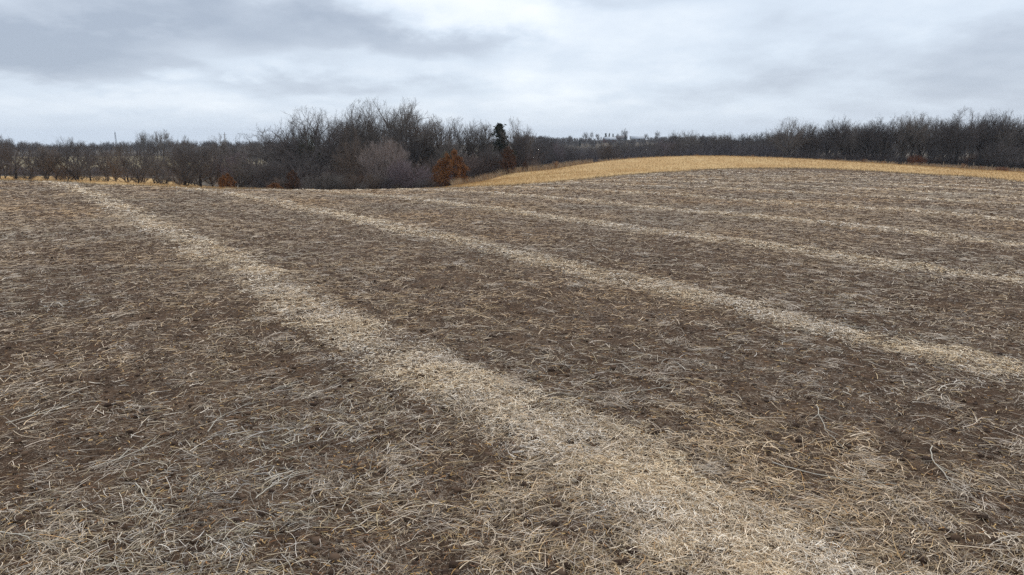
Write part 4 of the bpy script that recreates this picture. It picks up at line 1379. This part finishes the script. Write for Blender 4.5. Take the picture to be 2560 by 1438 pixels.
for i, (X_, Y_, Z_) in enumerate(pp):
    hgt = frg.uniform(1.25, 1.55) + (.3 if fx[i] in (2110, 2357, 2433) else 0)
    lean = (frg.gauss(0, .03), frg.gauss(0, .03))
    zz = np.array([0, .4, .8, .97, 1.0]) * (hgt + .4) - .4
    Pp = np.stack([lean[0] * zz, lean[1] * zz, zz], -1)[None]
    rad = frg.uniform(.05, .075) * (1.3 if fx[i] in (2110, 2357, 2433) else 1)
    v, f = tubes(Pp, np.array([[1, 1, .97, .9, .25]]) * rad, 8)
    link('post', mesh_np('post', v, f, M_post), fence, (X_ - fence.location.x, Y_ - fence.location.y, Z_ - fence.location.z))
for hh in (.45, .8, 1.15):
    pts = []
    for i in range(len(pp) - 1):
        for t_ in (0, .33, .66):
            a, b_ = np.array(pp[i]), np.array(pp[i + 1]); q = a + (b_ - a) * t_
            pts.append((q[0] - fence.location.x, q[1] - fence.location.y, q[2] - fence.location.z + hh - .03 * math.sin(math.pi * t_)))
    v, f = tubes(np.array(pts)[None], np.full((1, len(pts)), .006), 4)
    link('wire', mesh_np('wire', v, f, M_wire), fence)

# small black barrel-like stump at the crest
x_ = xat(1558, 147); zz = np.array([-.1, 0, .25, .5, .62, .66, .66])
v, f = tubes(np.stack([zz * .04, zz * 0, zz], -1)[None], np.array([[.42, .36, .29, .27, .28, .2, .001]]), 10)
tag(link('tree_stump', mesh_np('tree_stump', v, f, M_bark, smooth=True), None, (x_, 147, hz(x_, 147))), 'short black stump on the crest of the tan meadow', 'stump')

# ================================================================== FAR FARM, POND, MASTS
def boxv(x0, x1, y0, y1, z0, z1):
    v = np.array([(a, b_, c_) for c_ in (z0, z1) for b_ in (y0, y1) for a in (x0, x1)], float)
    f = np.array([(0, 2, 3, 1), (4, 5, 7, 6), (0, 1, 5, 4), (2, 6, 7, 3), (0, 4, 6, 2), (1, 3, 7, 5)])
    return v, f


def simple(name, c_, rough=.8, spec=.3):
    m_, g_, b_ = newmat(name, rough, spec)
    geo_ = g_.node('ShaderNodeNewGeometry')
    n_ = g_.noise(geo_.outputs['Position'], .8, 4, .6)
    g_.put(b_.inputs['Base Color'], g_.mix(n_, tuple(q * .85 for q in c_), tuple(min(1, q * 1.12) for q in c_)))
    return m_


M_wall = simple('white_siding', srgb(206, 206, 204)); M_roof = simple('pale_metal_roof', srgb(176, 180, 186)); M_roofd = simple('shingle_roof', srgb(98, 92, 92))
M_win = simple('window_glass', srgb(50, 56, 64), .2, .5); M_red = simple('red_siding', srgb(120, 72, 60))


def house(name, px, D, wx, dy, hw, hr_, mw, mr, lab, cat, rz, doorw):
    x_ = xat(px, D); z_ = hz(x_, D)
    root = bpy.data.objects.new(name, None); COL.objects.link(root); root.location = (x_, D, z_ - .2); root.rotation_euler = (0, 0, rz)
    tag(root, lab, cat)
    v, f = boxv(-wx / 2, wx / 2, -dy / 2, dy / 2, 0, hw)
    gv = np.array([(-wx / 2, -dy / 2, hw), (-wx / 2, dy / 2, hw), (-wx / 2, 0, hw + hr_), (wx / 2, -dy / 2, hw), (wx / 2, dy / 2, hw), (wx / 2, 0, hw + hr_)])
    me = mesh_np('wall', np.concatenate([v, gv]), [f[[0, 2, 3, 4, 5]], np.array([(8, 10, 9), (11, 12, 13)])], mw)
    link('wall', me, root)
    o = .5; th = .18
    ys, zs = dy / 2 + o, hw - o * hr_ / (dy / 2)
    rv = []
    for sx in (-1, 1):
        rv += [(sx * (wx / 2 + o), -ys, zs), (sx * (wx / 2 + o), 0, hw + hr_), (sx * (wx / 2 + o), ys, zs), (sx * (wx / 2 + o), -ys, zs + th), (sx * (wx / 2 + o), 0, hw + hr_ + th), (sx * (wx / 2 + o), ys, zs + th)]
    rf_ = np.array([(3, 9, 10, 4), (4, 10, 11, 5), (0, 1, 7, 6), (1, 2, 8, 7), (0, 6, 9, 3), (2, 5, 11, 8), (0, 3, 4, 1), (1, 4, 5, 2), (6, 7, 10, 9), (7, 8, 11, 10)])
    rfm = link('roof', mesh_np('roof', np.array(rv) + np.array([0, 0, .02]), rf_, mr), root)
    nw = max(2, int(wx / 4))
    for i in range(nw):
        cx = -wx / 2 + wx * (i + .5) / nw
        if i == nw // 2:
            v, f = boxv(cx - doorw / 2, cx + doorw / 2, -dy / 2 - .06, -dy / 2 - .005, .02, min(hw - .3, 2.2 if doorw < 2 else 3.2)); link('door', mesh_np('door', v, f, M_roofd), root)
        else:
            v, f = boxv(cx - .5, cx + .5, -dy / 2 - .06, -dy / 2 - .005, 1.0, 2.2); link('window', mesh_np('window', v, f, M_win), root)
    if doorw < 2:
        v, f = boxv(wx * .2, wx * .2 + .8, .2, .9, hw + hr_ * .4, hw + hr_ + 1.0); link('chimney', mesh_np('chimney', v, f, M_red), root)


house('farm_shed', 1591, 800, 15, 9, 3.6, 2.6, M_wall, M_roof, 'long pale metal roofed farm shed among trees on the far ridge', 'barn', .1, 3.2)
house('farmhouse', 1552, 815, 12, 8, 3.2, 3.0, M_wall, M_roofd, 'small white farmhouse beside the conifers on the far ridge', 'house', -.2, 1.0)
house('red_barn', 1522, 790, 13, 8, 3.4, 2.8, M_red, M_roof, 'reddish barn with a pale roof below the far conifers', 'barn', .15, 3.0)

# pond seen through the left row
px0 = xat(372, 262); Dp = 262
hp = hz(px0, Dp) + .25
a_ = np.linspace(0, 2 * np.pi, 48, endpoint=False); wob = 1 + .12 * np.sin(3 * a_ + 1) + .07 * np.sin(5 * a_)
pv = np.stack([px0 - 2 + 10.5 * wob * np.cos(a_), Dp + 12 * wob * np.sin(a_), np.full(48, 0.0)], -1)
pv[:, 2] = height(pv[:, 0], pv[:, 1]).max() + .03
rim = pv.copy(); rim[:, 2] -= 2.0
V = np.concatenate([pv, rim, [[px0 - 2, Dp, pv[0, 2]]]])
i_ = np.arange(48); j_ = (i_ + 1) % 48
M_water, g, bs = newmat('pond_water', .08, .5); bs.inputs['Base Color'].default_value = (.30, .33, .36, 1)
geo = g.node('ShaderNodeNewGeometry'); bp = g.node('ShaderNodeBump'); bp.inputs['Strength'].default_value = .15
g.put(bp.inputs['Height'], g.noise(geo.outputs['Position'], 2.5, 3)); g.put(bs.inputs['Normal'], bp.outputs[0])
tag(link('pond', mesh_np('pond', V, [np.stack([i_, j_, np.full(48, 96)], -1), np.stack([i_, i_ + 48, j_ + 48, j_], -1)], M_water)), 'small pale pond glinting through the left tree row', 'pond', kind='structure')

M_steel = simple('galvanised_steel', srgb(120, 126, 134), .5, .5)


def mast(name, px, ytop, D, wid, lab, lattice):
    x_ = xat(px, D); z_ = hz(x_, D); H = zat(ytop, D) - z_
    root = bpy.data.objects.new(name, None); COL.objects.link(root); root.location = (x_, D, z_); tag(root, lab, 'mast')
    segs = []
    if lattice:
        nz = int(H / 3)
        for k in range(3):
            a = k * 2.094; p0 = np.array([wid * math.cos(a), wid * math.sin(a), -.3]); p1 = np.array([wid * .35 * math.cos(a), wid * .35 * math.sin(a), H])
            v, f = tubes(np.stack([p0, p1])[None], np.full((1, 2), .16), 5); link('leg', mesh_np('leg', v, f, M_steel), root)
            b_ = (k + 1) * 2.094
            for q in range(nz):
                t0_, t1_ = q / nz, (q + 1) / nz
                w0 = wid * (1 - .65 * t0_); w1 = wid * (1 - .65 * t1_)
                segs.append([(w0 * math.cos(a), w0 * math.sin(a), t0_ * H), (w1 * math.cos(b_), w1 * math.sin(b_), t1_ * H)])
        v, f = tubes(np.array(segs), np.full((len(segs), 2), .07), 3); link('bracing', mesh_np('bracing', v, f, M_steel), root)
        v, f = tubes(np.array([[(0, 0, H - .5), (0, 0, H + 3)]]), np.full((1, 2), .08), 5); link('antenna', mesh_np('antenna', v, f, M_steel), root)
    else:
        v, f = tubes(np.stack([np.zeros(4), np.zeros(4), np.array([-.3, H * .5, H * .9, H])], -1)[None], np.array([[.28, .22, .17, .12]]), 8)
        link('pole', mesh_np('pole', v, f, M_post), root)
        v, f = boxv(-1.1, 1.1, -.08, .08, H - 1.3, H - 1.12); link('crossarm', mesh_np('crossarm', v, f, M_post), root)


mast('radio_mast', 298, 331, 900, 1.6, 'thin lattice radio mast on the left skyline', True)
mast('utility_pole', 569, 331, 420, .3, 'lone slender pole on the skyline left of the central wood', False)

# ================================================================== HAZE
HAZE = True
if HAZE:
    v, f = boxv(-2700, 2700, -2700, 2700, -60, 32)
    M_haze = bpy.data.materials.new('haze'); M_haze.use_nodes = True
    ht = M_haze.node_tree
    for n_ in list(ht.nodes):
        ht.nodes.remove(n_)
    ho = ht.nodes.new('ShaderNodeOutputMaterial'); pv_ = ht.nodes.new('ShaderNodeVolumePrincipled')
    pv_.inputs['Color'].default_value = (.80, .88, 1, 1); pv_.inputs['Density'].default_value = .00012; pv_.inputs['Anisotropy'].default_value = 0.0
    ht.links.new(pv_.outputs[0], ho.inputs['Volume'])
    tag(link('haze', mesh_np('haze', v, f, M_haze)), 'thin bluish winter haze over the far ridges', 'haze', kind='stuff')
